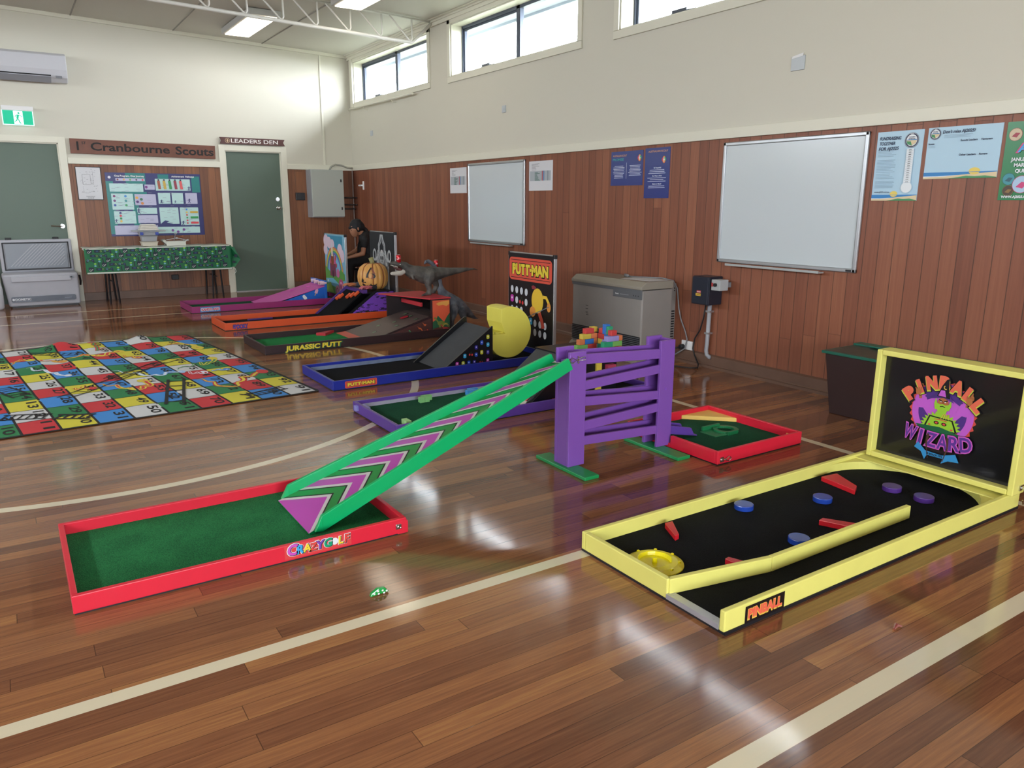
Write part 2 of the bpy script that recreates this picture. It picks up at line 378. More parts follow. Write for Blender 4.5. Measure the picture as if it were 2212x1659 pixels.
struct('trim_7', MB().tube([(4.77, YB-.02, RAILZ), (4.77, YB-.02, .11)], .012), mat('#7d6a62', .5))
# windows
FRM = mat('#4a5262', .4, .3); GLASS = bpy.data.materials.new('window_glass'); GLASS.use_nodes = True
nt = GLASS.node_tree; nt.nodes.clear(); o_ = nt.nodes.new('ShaderNodeOutputMaterial'); mx = nt.nodes.new('ShaderNodeMixShader'); tr = nt.nodes.new('ShaderNodeBsdfTransparent'); gl = nt.nodes.new('ShaderNodeBsdfGlossy')
gl.inputs['Roughness'].default_value = .02; mx.inputs[0].default_value = .06; nt.links.new(tr.outputs[0], mx.inputs[1]); nt.links.new(gl.outputs[0], mx.inputs[2]); nt.links.new(mx.outputs[0], o_.inputs[0])
def window(n, y0, y1, X, out):
    xg = X+.175*out; z0, z1 = 2.82, 3.41; f = MB(); ym = (y0+y1)/2-.0
    def bar(a, b, c, d, dx=.03): f.box(xg-dx*out, xg+.02*out, a, b, c, d)
    bar(y0, y1, z0, z0+.035); bar(y0, y1, z1-.045, z1); bar(y0, y0+.035, z0, z1); bar(y1-.035, y1, z0, z1); bar(ym-.035, ym+.035, z0, z1)
    bar(ym+.035, y1-.035, z0+.035, z0+.06, .015); bar(y1-.06, y1-.035, z0+.035, z1-.045, .015); bar(ym+.035, y1-.035, z1-.07, z1-.045, .015)
    w_ = struct('window_%d' % n, f, FRM, .002)
    MB().box(xg, xg+.004*out, y0+.03, y1-.03, z0+.03, z1-.04).build('pane', GLASS, w_)
    c = MB(); a, b = X-.018*out, X
    for q in ((y0-.07, y1+.07, z0-.07, z0-.002), (y0-.07, y0-.004, z0, z1+.05), (y1+.004, y1+.07, z0, z1+.05), (y0-.07, y1+.07, z1+.002, z1+.05)): c.box(a, b, *q)
    c.build('window_architrave', TRIMP, w_, .003)
    c = MB(); a, b = X+.002*out, xg-.03*out
    c.box(a, b, y0+.0005, y1-.0005, z0-.001, z0+.012).box(a, b, y0, y1, z1-.012, z1).box(a, b, y0, y0+.012, z0, z1).box(a, b, y1-.012, y1, z0, z1)
    c.build('window_reveal', TRIMP, w_)
    if n < 6:
        yw = (ym+y1)/2; MB().box(xg-.06, xg-.01, yw-.16, yw+.12, z0+.03, z0+.055).box(xg-.05, xg-.01, yw-.05, yw+.12, z0+.05, z0+.08).build('window_winder', mat('#4a4e58', .4), w_, .006)
for i, (a, b) in enumerate(WIN): window(i+1, a, b, XS, 1); window(i+6, a, b, XL, -1)  # left wall windows are unseen, added for daylight from that side
EAVE = mat('#8d9aa6', .6)
struct('ground', MB().box(-40, 40, -40, 45, -.35, -.15), mat('#565a4c', .9))
struct('trim_8', MB().box(XS+.24, XS+.62, YR, YB+1.2, 3.445, 3.475).box(XS+.58, XS+.62, YR, YB+1.2, 3.415, 3.49), EAVE)   # eaves soffit outside
for i, (a, b) in enumerate(((-4.2, -1.4), (-.6, 2.2))):  # unseen rear windows, added to bring light from behind the camera
    f = MB(); yg = YR-.12
    for q in ((a, b, .9, .95), (a, b, 2.45, 2.5), (a, a+.05, .9, 2.5), (b-.05, b, .9, 2.5), ((a+b)/2-.03, (a+b)/2+.03, .9, 2.5)): f.box(q[0], q[1], yg-.03, yg+.03, q[2], q[3])
    w_ = struct('window_%d' % (11+i), f, FRM); MB().box(a, b, yg-.003, yg+.003, .9, 2.5).build('pane', GLASS, w_)
# doors
DG = mat('#56685b', .45, bump=.05); 
def door(n, x0, x1, top):
    d = struct('door_%d' % n, MB().box(x0+.004, x1-.004, YB+.03, YB+.07, .012, top-.004), DG, .002)
    f = MB()
    for q in ((x0-.085, x0+.0, 0, top+.075), (x1, x1+.085, 0, top+.075), (x0, x1, top, top+.075)): f.box(q[0], q[1], YB-.02, YB+.0, q[2], q[3])
    for q in ((x0-.02, x0, 0, top), (x1, x1+.02, 0, top), (x0, x1, top, top+.02)): f.box(q[0]+(.018 if q[0] < x0 else 0), q[1], YB, YB+.12, q[2], q[3])
    f.box(x0, x0+.015, YB+.0, YB+.03, 0, top).box(x1-.015, x1, YB, YB+.03, 0, top).box(x0, x1, YB, YB+.03, top-.015, top)
    f.build('door_frame', TRIMP, d, .003)
    MB().box(x0, x1, YB+.0, YB+.12, 0, .012).build('door_sill', ALU if n == 2 else SKIRT, d)
    return d
d1 = door(1, *D1); h = MB().cyl((.665, YB+.03, 1.01), .028, -.012, 'y').tube([(.665, YB+.02, 1.01), (.665, YB-.03, 1.01), (.65, YB-.035, 1.01), (.53, YB-.035, 1.017)], .009); h.build('door_handle', CHROME, d1, smooth=False)
d2 = door(2, *D2)
MB().cyl((3.57, YB+.03, 1.243), .032, -.01, 'y').cyl((3.57, YB+.02, 1.243), .012, -.03, 'y').ball((3.57, YB-.025, 1.243), .028).build('door_knob', CHROME, d2, smooth=True)
MB().cyl((3.565, YB+.03, 1.372), .03, -.014, 'y').cyl((3.565, YB+.016, 1.372), .018, -.01, 'y').build('door_lock', CHROME, d2)
# roof truss
TR = mat('#cfcdc6', .45); YT = 9.14
tr_ = thing('roof_truss', 'white painted steel roof truss of bent rods spanning under the ceiling', 'truss', (XS, YT, 3.5))
cz = lambda x: CZ(x)-.02
MB().tube([(XS-.03, YT, cz(XS)), (xr, YT, cz(xr)), (XL+.03, YT, cz(XL))], .012, 8).build('top_chord', TR, tr_, smooth=True)
MB().tube([(XS-.03, YT, 3.49), (4.49, YT, 3.243), (xr, YT, 3.243+.034*4.69), (XL+.35, YT, 3.25), (XL+.03, YT, 3.49)], .02, 10).build('bottom_chord', TR, tr_, smooth=True)
x = 4.49
while x > XL+.5:
    zb = 3.243+.034*(4.49-x) if x > xr else 3.243+.034*(x+.2-xr+4.49)
    MB().tube([(x, YT, cz(x)), (x, YT, zb+.05), (x-.015, YT, zb+.015), (x-.045, YT, zb+.03), (x-.3, YT, cz(x-.3))], .0105, 8).build('web_rod', TR, tr_, smooth=True)
    x -= .395
# ceiling lights
DIFF = mat('#fff2da', .5, emit=3.2)
for i, (x, y) in enumerate(CEIL_LIGHTS):
    z = CZ(x)-.005; ln = 1.3 if i != 1 else 1.2
    t = thing('ceiling_light', ['lit white panel light on ceiling seen through the roof truss', 'white panel light on ceiling cut by the top of the photo'][i] if i < 2 else 'lit white panel light on the ceiling outside the photo', 'light', (x, y, z), 'ceiling panel lights')
    MB().box(x-.19, x+.19, y-ln/2-.04, y+ln/2+.04, z-.07, z).build('housing', mat('#a9a9a4', .5), t, .006)
    MB().box(x-.155, x+.155, y-ln/2, y+ln/2, z-.082, z-.068).build('diffuser', DIFF, t, .004)
# ================================================================== BACK WALL THINGS
ACW = mat('#c4c5cb', .3)
t = thing('air_conditioner', 'white split air conditioner high on the back wall', 'air conditioner', (.5, YB, 2.8))
MB().prism([(YB, 2.81), (YB, 3.13), (YB-.04, 3.15), (YB-.17, 3.15), (YB-.215, 3.12), (YB-.22, 2.95), (YB-.19, 2.86), (YB-.12, 2.81)], -.05, .925, 'x').build('body', ACW, t, .008)
MB().prism([(YB-.2, 2.86), (YB-.115, 2.8), (YB-.1, 2.805), (YB-.19, 2.868)], -.03, .74, 'x').build('vent_flap', mat('#8e9098', .4), t)
MB().box(-.03, .74, YB-.212, YB-.19, 2.872, 2.885).build('outlet_slot', BLK, t)
MB().box(.79, .86, YB-.216, YB-.2, 2.85, 2.88).build('display', mat('#77797f', .3), t)
G = mat('#00a880', .5, emit=.45); GW = mat('#e8fff8', .5, emit=.8)
t = thing('exit_sign', 'green and white illuminated running figure exit sign above the exit door', 'sign', (.33, YB, 2.36))
MB().box(.16, .5, YB-.09, YB, 2.445, 2.5).build('housing', WHT, t, .004)
MB().box(.155, .495, YB-.07, YB-.045, 2.268, 2.45).build('frame', mat('#cfeee8', .4, emit=.5), t, .002)
a = Art(on_back(YB-.07, .165, 2.278)); a.rect(0, 0, .32, .165, G).layer(); a.rect(.115, .004, .215, .161, GW).layer()
a.oval(.172, .137, .012, .012, G).line([(.165, .118), (.158, .09), (.152, .07)], .024, G).line([(.165, .115), (.188, .11), (.2, .095), (.212, .098)], .009, G).line([(.16, .118), (.14, .108), (.13, .09)], .009, G)
a.line([(.152, .072), (.168, .05), (.172, .03), (.188, .012)], .012, G).line([(.152, .072), (.142, .045), (.12, .036)], .011, G); a.build('pictogram', None, t)
SIGNB = mat('#6a3a26', .4, wear=.35, bscale=8, bump=.2); BURN = mat('#120c0a', .6)
t = thing('wooden_sign', 'dark wooden board with carved black lettering over the laminated poster', 'sign', (1.78, YB, 1.93))
c = [wb(*p, Y=YB-.03) for p in ((152.8, 330.8), (465.8, 343.8), (464.3, 315.2), (149.3, 298.4))]
MB().hexa([(c[0][0], YB-.03, c[0][2]), (c[1][0], YB-.03, c[1][2]), (c[1][0], YB, c[1][2]), (c[0][0], YB, c[0][2])], [(c[3][0], YB-.03, c[3][2]), (c[2][0], YB-.03, c[2][2]), (c[2][0], YB, c[2][2]), (c[3][0], YB, c[3][2])]).build('board', SIGNB, t, .003)
a = Art(on_back(YB-.0305, c[0][0], c[0][2]))
a.text('1', .09, .045, .11, BURN, bold=.03).text('ST', .165, .12, .035, BURN, bold=.02).text('Cranbourne', .73, .042, .105, BURN, w=.97, bold=.02, rot=-.6).text('Scouts', 1.55, .028, .11, BURN, w=.5, bold=.025, rot=-.6); a.build('lettering', None, t)
t = thing('door_sign', 'brown ribbon shaped sign with white lettering Leaders Den over the door', 'sign', (3.24, YB, 2.15))
zb, zt = 2.15, 2.243; MB().prism([(2.765, zb), (2.79, (zb+zt)/2), (2.765, zt), (3.71, zt), (3.685, (zb+zt)/2), (3.71, zb)], YB-.04, YB-.02, 'y').build('plaque', mat('#4c2320', .35), t, .002)
a = Art(on_back(YB-.0405, 2.765, zb)); a.text('LEADERS DEN', .5, .022, .055, mat('#ded8d4', .5), w=.68, bold=.012).ring(.11, .047, .034, .034, .005, mat('#c7a988')).oval(.11, .047, .012, .02, mat('#c7a988')); a.build('lettering', None, t)
def flat(name, label, cat, on, u, v, m, th=.004, group=None, parts=True):
    """a sheet on a wall: on(u, v, k); returns (thing, art)"""
    p0, p1 = on(0, 0, 0), on(u, v, 0); t = thing(name, label, cat, p0, group)
    q0, q1 = on(0, 0, 0), on(u, v, th)
    MB().box(q0[0], q1[0], q0[1], q1[1], q0[2], q1[2]).build('sheet', m, t)
    def fn(a, b, k): return on(a, b, th+k)
    return t, Art(fn)
INK = mat('#55585c', .7); PAPER = mat('#cfd0d4', .6); DKINK = mat('#1c2a44', .6)
t, a = flat('framed_plan', 'black framed white evacuation plan sheet left of the scout poster', 'picture', on_back(YB, .889, 1.352), .303, .431, BLK, .015)
a.rect(.008, .008, .295, .423, PAPER).layer(); a.line([(.075, .33), (.17, .33), (.17, .2), (.075, .2), (.075, .33)], .003, INK)
for i in range(40): u, v = random.uniform(.04, .26), random.uniform(.09, .4); a.rect(u, v, u+random.uniform(.004, .02), v+.003, INK)
a.line([(.2, .38), (.2, .2)], .002, INK).line([(.05, .1), (.12, .09), (.2, .12)], .002, INK).text('EVACUATION', .15, .04, .012, INK, bold=.01).text('DIAGRAM', .15, .02, .012, INK, bold=.01); a.build('print', None, t)
# big scout programme poster
NAVY, TEAL, PALE, LILAC = mat('#2a2f6a', .3), mat('#157a78', .3), mat('#b7d8d6', .3), mat('#b9b9d3', .3)
t, a = flat('wall_poster', 'large laminated navy and teal poster headed One Program One Journey', 'poster', on_back(YB, 1.236, .863), 1.222, .853, NAVY)
for (x0, y0, x1, y1) in ((0, .03, .09, .74), (.25, .7, .5, .85), (.66, .64, .8, .84), (.95, .03, 1.05, .12), (1.1, .6, 1.21, .82), (.3, .03, .38, .6), (.02, .52, .5, .6)): a.rect(x0, y0, x1, y1, TEAL)
a.layer()
for i, (x0, y0, x1, y1) in enumerate(((.04, .6, .46, .71), (.48, .63, .61, .7), (.62, .62, 1.08, .78), (.05, .36, .32, .575), (.34, .42, .61, .57), (.64, .44, .8, .59), (.82, .44, .97, .59), (1.0, .44, 1.16, .59),
        (.06, .17, .33, .34), (.355, .3, .61, .385), (.355, .175, .61, .285), (.64, .16, .89, .39), (.91, .14, 1.16, .39), (.05, .02, .6, .145), (.6, .03, 1.16, .12))): a.rect(x0, y0, x1, y1, PALE if i % 3 != 1 else LILAC, .006)
a.rect(.125, .745, .49, .78, LILAC); a.layer()
a.text('One Program, One Journey', .3, .8, .024, WHT, w=.37, bold=.03).text('Achievement  Pathways', .99, .805, .022, WHT, w=.3, bold=.03)
for i in range(150):
    u, v = random.choice([(.05, .33), (.36, .6), (.65, .87), (.92, 1.12), (.08, .44)]), random.uniform(.04, .72); q = random.uniform(u[0], u[1]-.05); a.rect(q, v, q+.045, v+.0035, mat('#8f93a8', .6))
PC = ['#7b2b6b', '#4a8fd0', '#6b2b6f', '#3f8f93', '#2d4fa0', '#3f9a62']
for i, cc in enumerate(PC): a.oval(.085+.14*(i % 2), .54-.06*(i//2), .016, .016, mat(cc, .3))
for i, cc in enumerate(['#3b3a78', '#c33a4a', '#27804e', '#d8b050']): a.oval(.14, .315-.037*i, .015, .015, mat(cc, .3))
for i, cc in enumerate(['#a2553f', '#c2a64d', '#2f9055', '#93384a', '#d6595a']): a.poly([(.655+.072*i, .64), (.69+.072*i, .64), (.68+.072*i, .755), (.645+.072*i, .755)], mat(cc, .3)); a.oval(.665+.072*i, .765, .012, .012, mat('#2a2440', .3)); a.oval(.15+.078*i, .762, .012, .012, mat(['#7a2f33', '#e0a94b', '#67a33c', '#433f52', '#d8454c'][i], .3))
for i, cc in enumerate(['#3f86d6', '#e6c65b', '#d24b4b', '#2f9650', '#d2475b', '#d23b40']): a.oval(1.0, .36-.038*i, .012, .012, mat(cc, .3))
for v, cc in ((.31, '#d0ad48'), (.235, '#2f9a51'), (.16, '#d9474f')): a.rect(1.045, v, 1.15, v+.028, mat(cc, .3))
for (u, v, cc) in ((.365, .52, '#dca64b'), (.42, .5, '#2f6f4d'), (.37, .465, '#4d2a72'), (.43, .445, '#cf8136'), (.5, .665, '#7a3a86'), (.79, .07, '#7b4b95'), (.94, .08, '#7b4b95'), (.86, .05, '#7b4b95'), (.05, .79, '#d9d9e4')): a.oval(u, v, .018, .018, mat(cc, .3))
def runner(u, v, s, m):
    a.oval(u, v+.9*s, .13*s, .13*s, m).line([(u, v+.8*s), (u-.05*s, v+.4*s)], .22*s, m).line([(u-.05*s, v+.4*s), (u+.2*s, v)], .12*s, m).line([(u-.05*s, v+.4*s), (u-.3*s, v+.05*s)], .12*s, m).line([(u-.4*s, v+.7*s), (u, v+.75*s), (u+.4*s, v+.7*s)], .09*s, m)
for (u, v, s_) in ((1.06, .62, .06), (.68, .445, .05), (.86, .445, .04), (1.05, .45, .06), (.375, .305, .07), (.08, .18, .05), (.94, .14, .06)): runner(u, v, s_, NAVY)
a.poly([(.64, .165), (.7, .21), (.76, .2), (.72, .18), (.85, .15), (.89, .13), (.7, .14)], NAVY); a.build('print', None, t)
# electrical cabinet, hose and pipes in the corner
CABM = mat('#a7ada6', .45, bump=.05)
t = thing('electrical_cabinet', 'grey metal electrical cabinet mounted in the back corner', 'cabinet', (4.27, YB, 1.1))
MB().box(4.018, 4.53, YB-.22, YB, 1.1, 1.818).build('body', mat('#95979a', .45), t, .004)
MB().box(4.02, 4.528, YB-.25, YB-.222, 1.112, 1.812).build('door', CABM, t, .005)
for z in (1.655, 1.235): MB().box(4.475, 4.497, YB-.257, YB-.248, z-.022, z+.022).build('latch', BLK, t, .006)
t = thing('flexible_hose', 'grey flexible conduit hose curving from the electrical cabinet into the corner', 'hose', (4.4, YB-.06, 1.82))
MB().tube([(4.38, YB-.06, 1.82), (4.41, YB-.06, 1.87), (4.48, YB-.06, 1.905), (4.58, YB-.06, 1.895), (4.68, YB-.06, 1.86), (4.76, YB-.06, 1.855)], .014, 10).build('hose', mat('#9a9a90', .5), t, smooth=True)
t = thing('pipe_rack', 'three dark horizontal pipes crossing the back corner beside the cabinet', 'pipes', (4.65, YB-.05, 1.22))
for z, y2 in ((1.4, 11.83), (1.292, 11.82), (1.228, 11.9)): MB().tube([(4.56, YB-.08, z), (4.72, YB-.08, z), (4.765, y2+.04, z), (4.765, y2, z)], .012, 8).build('pipe', mat('#2d2422', .5), t, smooth=True)
tag(MB().box(3.835, 3.976, YB-.035, YB, 1.36, 1.474).build('wall_socket', mat('#17191d', .35), None, .006), 'black double wall socket between the green door and the cabinet', 'socket')
tag(MB().box(1.945, 2.04, YB-.05, YB, .235, .305).build('wall_socket', mat('#121317', .4), None, .006), 'black wall socket under the party table', 'socket')
# ================================================================== SIDE WALL THINGS
def board(label, y1, y0, z0, z1, tray):
    t = thing('whiteboard', label, 'whiteboard', (XS, (y0+y1)/2, z0))
    MB().box(XS-.012, XS, y0+.015, y1-.015, z0+.015, z1-.015).build('panel', mat('#c3ccd0', .22, coat=.4), t)
    f = MB(); X = XS-.022
    for q in ((y0, y1, z0, z0+.028), (y0, y1, z1-.028, z1), (y0, y0+.028, z0, z1), (y1-.028, y1, z0, z1)): f.box(X, XS, *q)
    f.build('frame', ALU, t, .006)
    MB().box(XS-.075, XS-.015, tray[1], tray[0], z0-.018, z0-.01).box(XS-.078, XS-.073, tray[1], tray[0], z0-.018, z0-.002).build('pen_tray', mat('#b9bfc0', .35, .5), t)
    MB().box(XS-.026, XS-.02, y0+.03, y0+.07, z0+.008, z0+.02).build('badge', BLK, t)
board('smaller whiteboard hanging between two paper sheets', 8.297, 7.07, .87, 1.785, (8.15, 7.3))
board('larger whiteboard hanging right of the blue scout posters', 4.3, 3.077, .873, 1.788, (4.16, 3.32))
def listing(label, y1, y0, z0, z1):
    u, v = y1-y0, z1-z0; t, a = flat('paper_sheet', label, 'paper', on_side(XS, y1, z0), u, v, PAPER, .003)
    for i in range(6): a.rect(.05, v-.03-.012*i, .05+u*random.uniform(.1, .35), v-.027-.012*i, INK)
    a.rect(.02, .1, u-.03, .2, mat('#a5acb2', .6)).layer()
    for i in range(9): a.rect(.11, .103+.01*i, .11+random.uniform(.04, .1), .108+.01*i, mat('#3f6a55', .6))
    a.rect(u*.56, .1, u*.6, .2, mat('#a8505a', .6)).rect(u*.62, .1, u*.66, .2, mat('#5c83b0', .6)).rect(u*.8, .1, u*.82, .2, mat('#55636b', .6)); a.build('print', None, t)
listing('white printed table sheet left of the smaller whiteboard', 8.765, 8.35, 1.444, 1.748)
listing('white printed table sheet right of the smaller whiteboard', 7.004, 6.576, 1.456, 1.757)
BLU = mat('#2f3f80', .2, coat=.3); OR = mat('#d8a070', .5); PW = mat('#c9d2ea', .5)
def scout_badge(a, u, v, s):
    for (dx, dy, cc) in ((0, .7, '#d9913c'), (.6, .1, '#2f9a6b'), (-.6, .1, '#c73a4f'), (0, -.7, '#d8772f')): a.oval(u+dx*s*.5, v+dy*s*.5, s*.45, s*.5, mat(cc, .4))
    a.layer(); a.oval(u, v, s*.16, s*.6, WHT).line([(u-.35*s, v+.1*s), (u, v-.2*s), (u+.35*s, v+.1*s)], s*.14, WHT)
t, a = flat('wall_poster', 'wide navy scout promise poster in two columns', 'poster', on_side(XS, 5.657, 1.485), .43, .3, BLU)
a.text('AUSTRALIAN SCOUT', .12, .255, .017, OR, w=.19, bold=.01).text('PROMISE', .1, .22, .022, mat('#3b9aa0', .5), w=.15, bold=.02); scout_badge(a, .385, .235, .035)
a.lines_of_text(.03, .195, .17, 9, .013, PW, .004, .3, True).lines_of_text(.24, .42, .17, 8, .012, PW, .004, .3, True).rect(.215, .06, .218, .2, PW); a.build('print', None, t)
t, a = flat('wall_poster', 'tall navy scout law poster with a fleur-de-lis badge', 'poster', on_side(XS, 5.201, 1.372), .306, .422, BLU)
a.text('AUSTRALIAN SCOUT', .16, .385, .016, OR, w=.24, bold=.01); scout_badge(a, .235, .32, .035)
a.text('Be Respectful', .16, .25, .012, PW, bold=.02).lines_of_text(.04, .27, .235, 3, .014, PW, .004, .3, True).text('Do What is Right', .16, .182, .012, PW, bold=.02).lines_of_text(.04, .27, .168, 3, .014, PW, .004, .3, True).text('Believe in Myself', .16, .115, .012, PW, bold=.02).lines_of_text(.04, .27, .1, 2, .014, PW, .004, .3, True); a.build('print', None, t)
SKY = mat('#a9c9dc', .35); SEA = mat('#2f7fbe', .4); SAND = mat('#d8c6a0', .5); GRASS = mat('#4a9060', .5); SUNY = mat('#e3cc66', .5); HD = mat('#27324f', .5); TXT = mat('#8aa2b4', .6); WP = mat('#e0e6ea', .5)
def beach(a, w_, h):
    a.rect(0, 0, w_, h, SEA).layer(); a.poly([(0, 0), (w_, 0), (w_, h*.95), (w_*.55, h*.6), (w_*.3, h*.35), (0, h*.3)], SAND).layer(); a.poly([(0, h*.28), (w_*.3, h*.33), (w_*.5, h*.55), (w_*.2, h*.42), (0, h*.42)], WP)
    a.poly([(w_*.35, 0), (w_, 0), (w_, h*.1), (w_*.85, h*.38), (w_*.72, h*.3), (w_*.6, h*.4), (w_*.5, h*.22)], GRASS); a.layer()
def roundbadge(a, u, v, r):
    a.oval(u, v, r, r*1.0, HD).layer(); a.ring(u, v, r*.95, r*.95, r*.03, WP).oval(u, v, r*.76, r*.76, WP).layer(); a.poly([(u-r*.66, v+r*.1), (u+r*.66, v+r*.1), (u+r*.74, v+r*.0), (u-r*.74, v+r*.0)], SEA).poly([(u-r*.74, v), (u+r*.74, v), (u+r*.6, v-r*.4), (u, v-r*.74), (u-r*.6, v-r*.4)], SAND).layer()
    a.poly([(u-r*.7, v-.1*r), (u-r*.1, v-.15*r), (u+.1*r, v-.7*r), (u-r*.55, v-.5*r)], GRASS).text('YOUR GREAT', u, v+.35*r, .14*r, HD, w=r*.9, bold=.03).text('ADVENTURE', u, v+.13*r, .14*r, HD, w=r*.9, bold=.03).text('AJ2025', u, v+.8*r, .13*r, WP, w=r*.5, bold=.02)
t, a = flat('wall_poster', 'pale blue fundraising thermometer poster right of the larger whiteboard', 'poster', on_side(XS, 3.027, 1.349), .302, .426, SKY)
beach(a, .302, .035); a.oval(.15, .042, .025, .018, SUNY); a.rect(0, .034, .302, .037, SEA)
for i, s_ in enumerate(('FUNDRAISING', 'TOGETHER', 'FOR AJ2025')): a.text(s_, .018, .375-.031*i, .02, HD, w=(.14, .105, .13)[i], bold=.025, align='l', shear=.15)
roundbadge(a, .23, .365, .046); a.lines_of_text(.016, .15, .31, 5, .009, TXT, .002).lines_of_text(.016, .15, .25, 9, .009, TXT, .002).lines_of_text(.016, .15, .165, 4, .009, TXT, .002).lines_of_text(.016, .15, .12, 6, .008, TXT, .002)
a.rect(.205, .1, .255, .315, mat('#c3d6e2', .5), .01).oval(.23, .082, .038, .036, mat('#c3d6e2', .5)).layer(); a.rect(.208, .1, .252, .315, WP).oval(.23, .082, .034, .032, WP).layer()
for i in range(15): a.rect(.21, .11+.0137*i, .25, .1108+.0137*i, TXT).text('$%d' % (100+i*50+(i > 11)*100), .23, .113+.0137*i, .006, INK, bold=.02)
a.text('www.aj2025.com.au', .07, .05, .009, HD, w=.1, bold=.02); a.build('print', None, t)
t, a = flat('wall_poster', 'pale blue wide poster headed Don\'t miss AJ2025 with beach strip', 'poster', on_side(XS, 2.698, 1.478), .426, .299, SKY)
beach(a, .426, .035); a.oval(.3, .04, .032, .02, SUNY).rect(0, .034, .426, .037, SEA); roundbadge(a, .045, .262, .034)
a.text("Don't miss AJ2025!", .09, .262, .018, HD, w=.185, bold=.025, align='l', shear=.15).text('Scouts', .01, .2, .01, HD, align='l', bold=.03).text('Scouts Leaders', .2, .212, .011, HD, w=.095, align='l', bold=.03).text('Venturers', .315, .212, .011, HD, w=.062, align='l', bold=.03).text('Other Leaders', .2, .13, .011, HD, w=.095, align='l', bold=.03).text('Rovers', .315, .13, .011, HD, w=.045, align='l', bold=.03)
a.lines_of_text(.1, .3, .25, 3, .007, TXT, .0015).lines_of_text(.01, .06, .19, 2, .007, TXT, .0015); a.build('print', None, t)
t, a = flat('wall_poster', 'green jamboree poster cut off by the right edge of the photo', 'poster', on_side(XS, 2.25, 1.352), .3, .424, mat('#1f7a47', .3, coat=.2))
for (u, v, r, c1, c2) in ((.048, .355, .033, '#c9b79a', '#9a3a48'), (.045, .115, .031, '#3f8f9a', '#2f5a66'), (.05, .052, .028, '#4a3a2c', '#8a6a3a'), (.115, .085, .045, '#a8c4dc', '#c8437a')):
    a.oval(u, v, r*1.06, r*1.06, mat(c2, .4)).layer(); a.oval(u, v, r, r, mat(c1, .4)).layer(); a.poly([(u-.6*r, v-.3*r), (u+.2*r, v-.5*r), (u+.7*r, v+.2*r), (u, v+.3*r)], mat(c2, .4))
a.text('AJ25', .068, .258, .05, mat('#c8437a', .4), w=.17, bold=.05, align='l').layer(); a.text('AJ25', .075, .26, .045, mat('#3f9ad8', .4), w=.16, bold=.03, align='l')
for i, s_ in enumerate(('JANUARY', 'MARYBOROUGH', 'QUEENSLAND')): a.text(s_, (.045, .065, .075)[i], .212-.031*i, .019, WP, align='l', bold=.04)
a.text('WWW.AJ2025.COM.AU', .02, .012, .013, WP, align='l', bold=.04); a.build('print', None, t)
# switch plates and small fittings
PLT = mat('#b9c0c4', .4)
def plate(label, y, z, w_=.07, h=.075):
    tag(MB().box(XS-.012, XS, y-w_/2, y+w_/2, z-h/2, z+h/2).box(XS-.016, XS-.012, y-.012, y+.012, z-.014, z+.014).build('switch_plate', PLT, None, .003), label, 'switch plate')
plate('small pale wall plate below the middle clerestory window', 7.5, 2.335); plate('small pale wall plate nearest the back corner', 11.18, 2.335, .08, .075)
t = thing('switch_plate', 'pale wall plate with a torn white tape strip high above the larger whiteboard', 'switch plate', (XS, 3.68, 2.28))
MB().box(XS-.012, XS, 3.63, 3.74, 2.235, 2.33).build('plate', PLT, t, .003); MB().hexa([(XS-.014, 3.735, 2.315), (XS-.014, 3.645, 2.325), (XS-.012, 3.645, 2.325), (XS-.012, 3.735, 2.315)], [(XS-.014, 3.73, 2.33), (XS-.014, 3.64, 2.345), (XS-.012, 3.64, 2.345), (XS-.012, 3.73, 2.33)]).build('tape', WHT, t)
t = thing('curtain_rod', 'thin white curtain rod on brackets under the corner window', 'rod', (XS-.07, 10.7, 2.7))
MB().tube([(XS-.08, 11.85, 2.725), (XS-.08, 9.63, 2.722)], .012).ball((XS-.08, 9.62, 2.722), .018).build('rod', TRIMP, t, smooth=True)
for y in (11.3, 10.3): MB().tube([(XS-.002, y, 2.68), (XS-.05, y, 2.685), (XS-.08, y, 2.715)], .006, 6).build('bracket', TRIMP, t)
t = thing('rope_cleat', 'small white plastic clip fixed to the timber near the back corner', 'clip', (XS, 11.64, 1.58))
MB().box(XS-.012, XS, 11.555, 11.6, 1.52, 1.65).box(XS-.03, XS, 11.6, 11.73, 1.575, 1.6).build('clip', WHT, t, .004)
# ================================================================== SIDE WALL FLOOR ITEMS
# gas heater
HB = mat('#8f8a86', .45, .15, wear=.06); HT = mat('#8d867a', .45); HG = mat('#5f6164', .45)
t = thing('gas_heater', 'beige metal gas wall heater with a louvred grille and papers on top', 'heater', (4.55, 5.2, 0))
y0, y1 = 4.715, 5.66
MB().box(4.37, 4.72, y0, y1, .06, .62).build('body', HB, t, .012)
MB().prism([(4.355, .625), (4.355, .65), (4.41, .69), (4.72, .69), (4.72, .625)], y0-.004, y1+.004, 'y').build('top_cover', HT, t, .006)
m = MB(); m.box(4.362, 4.37, y0, y1, .6, .63); m.box(4.362, 4.37, y0, y0+.36, .545, .602); m.build('control_panel', HG, t, .002)
a = Art(on_side(4.362, y0+.36, .545)); a.text('Rinnai', .05, .022, .013, WHT, bold=.02).rect(.09, .024, .2, .03, mat('#8a8d90', .5)); [a.oval(.26+.03*i, .028, .005, .006, BLK) for i in range(3)]; a.build('panel_print', None, t)
MB().box(4.366, 4.372, y0+.01, y1-.01, .09, .23).build('grille_recess', BLK, t)
g = MB()
for i in range(9): g.hexa([(4.352, y0+.012, .095+.0155*i), (4.37, y0+.012, .09+.0155*i), (4.37, y1-.012, .09+.0155*i), (4.352, y1-.012, .095+.0155*i)], [(4.352, y0+.012, .101+.0155*i), (4.37, y0+.012, .096+.0155*i), (4.37, y1-.012, .096+.0155*i), (4.352, y1-.012, .101+.0155*i)])
g.build('grille', mat('#6d7074', .4, .4), t)
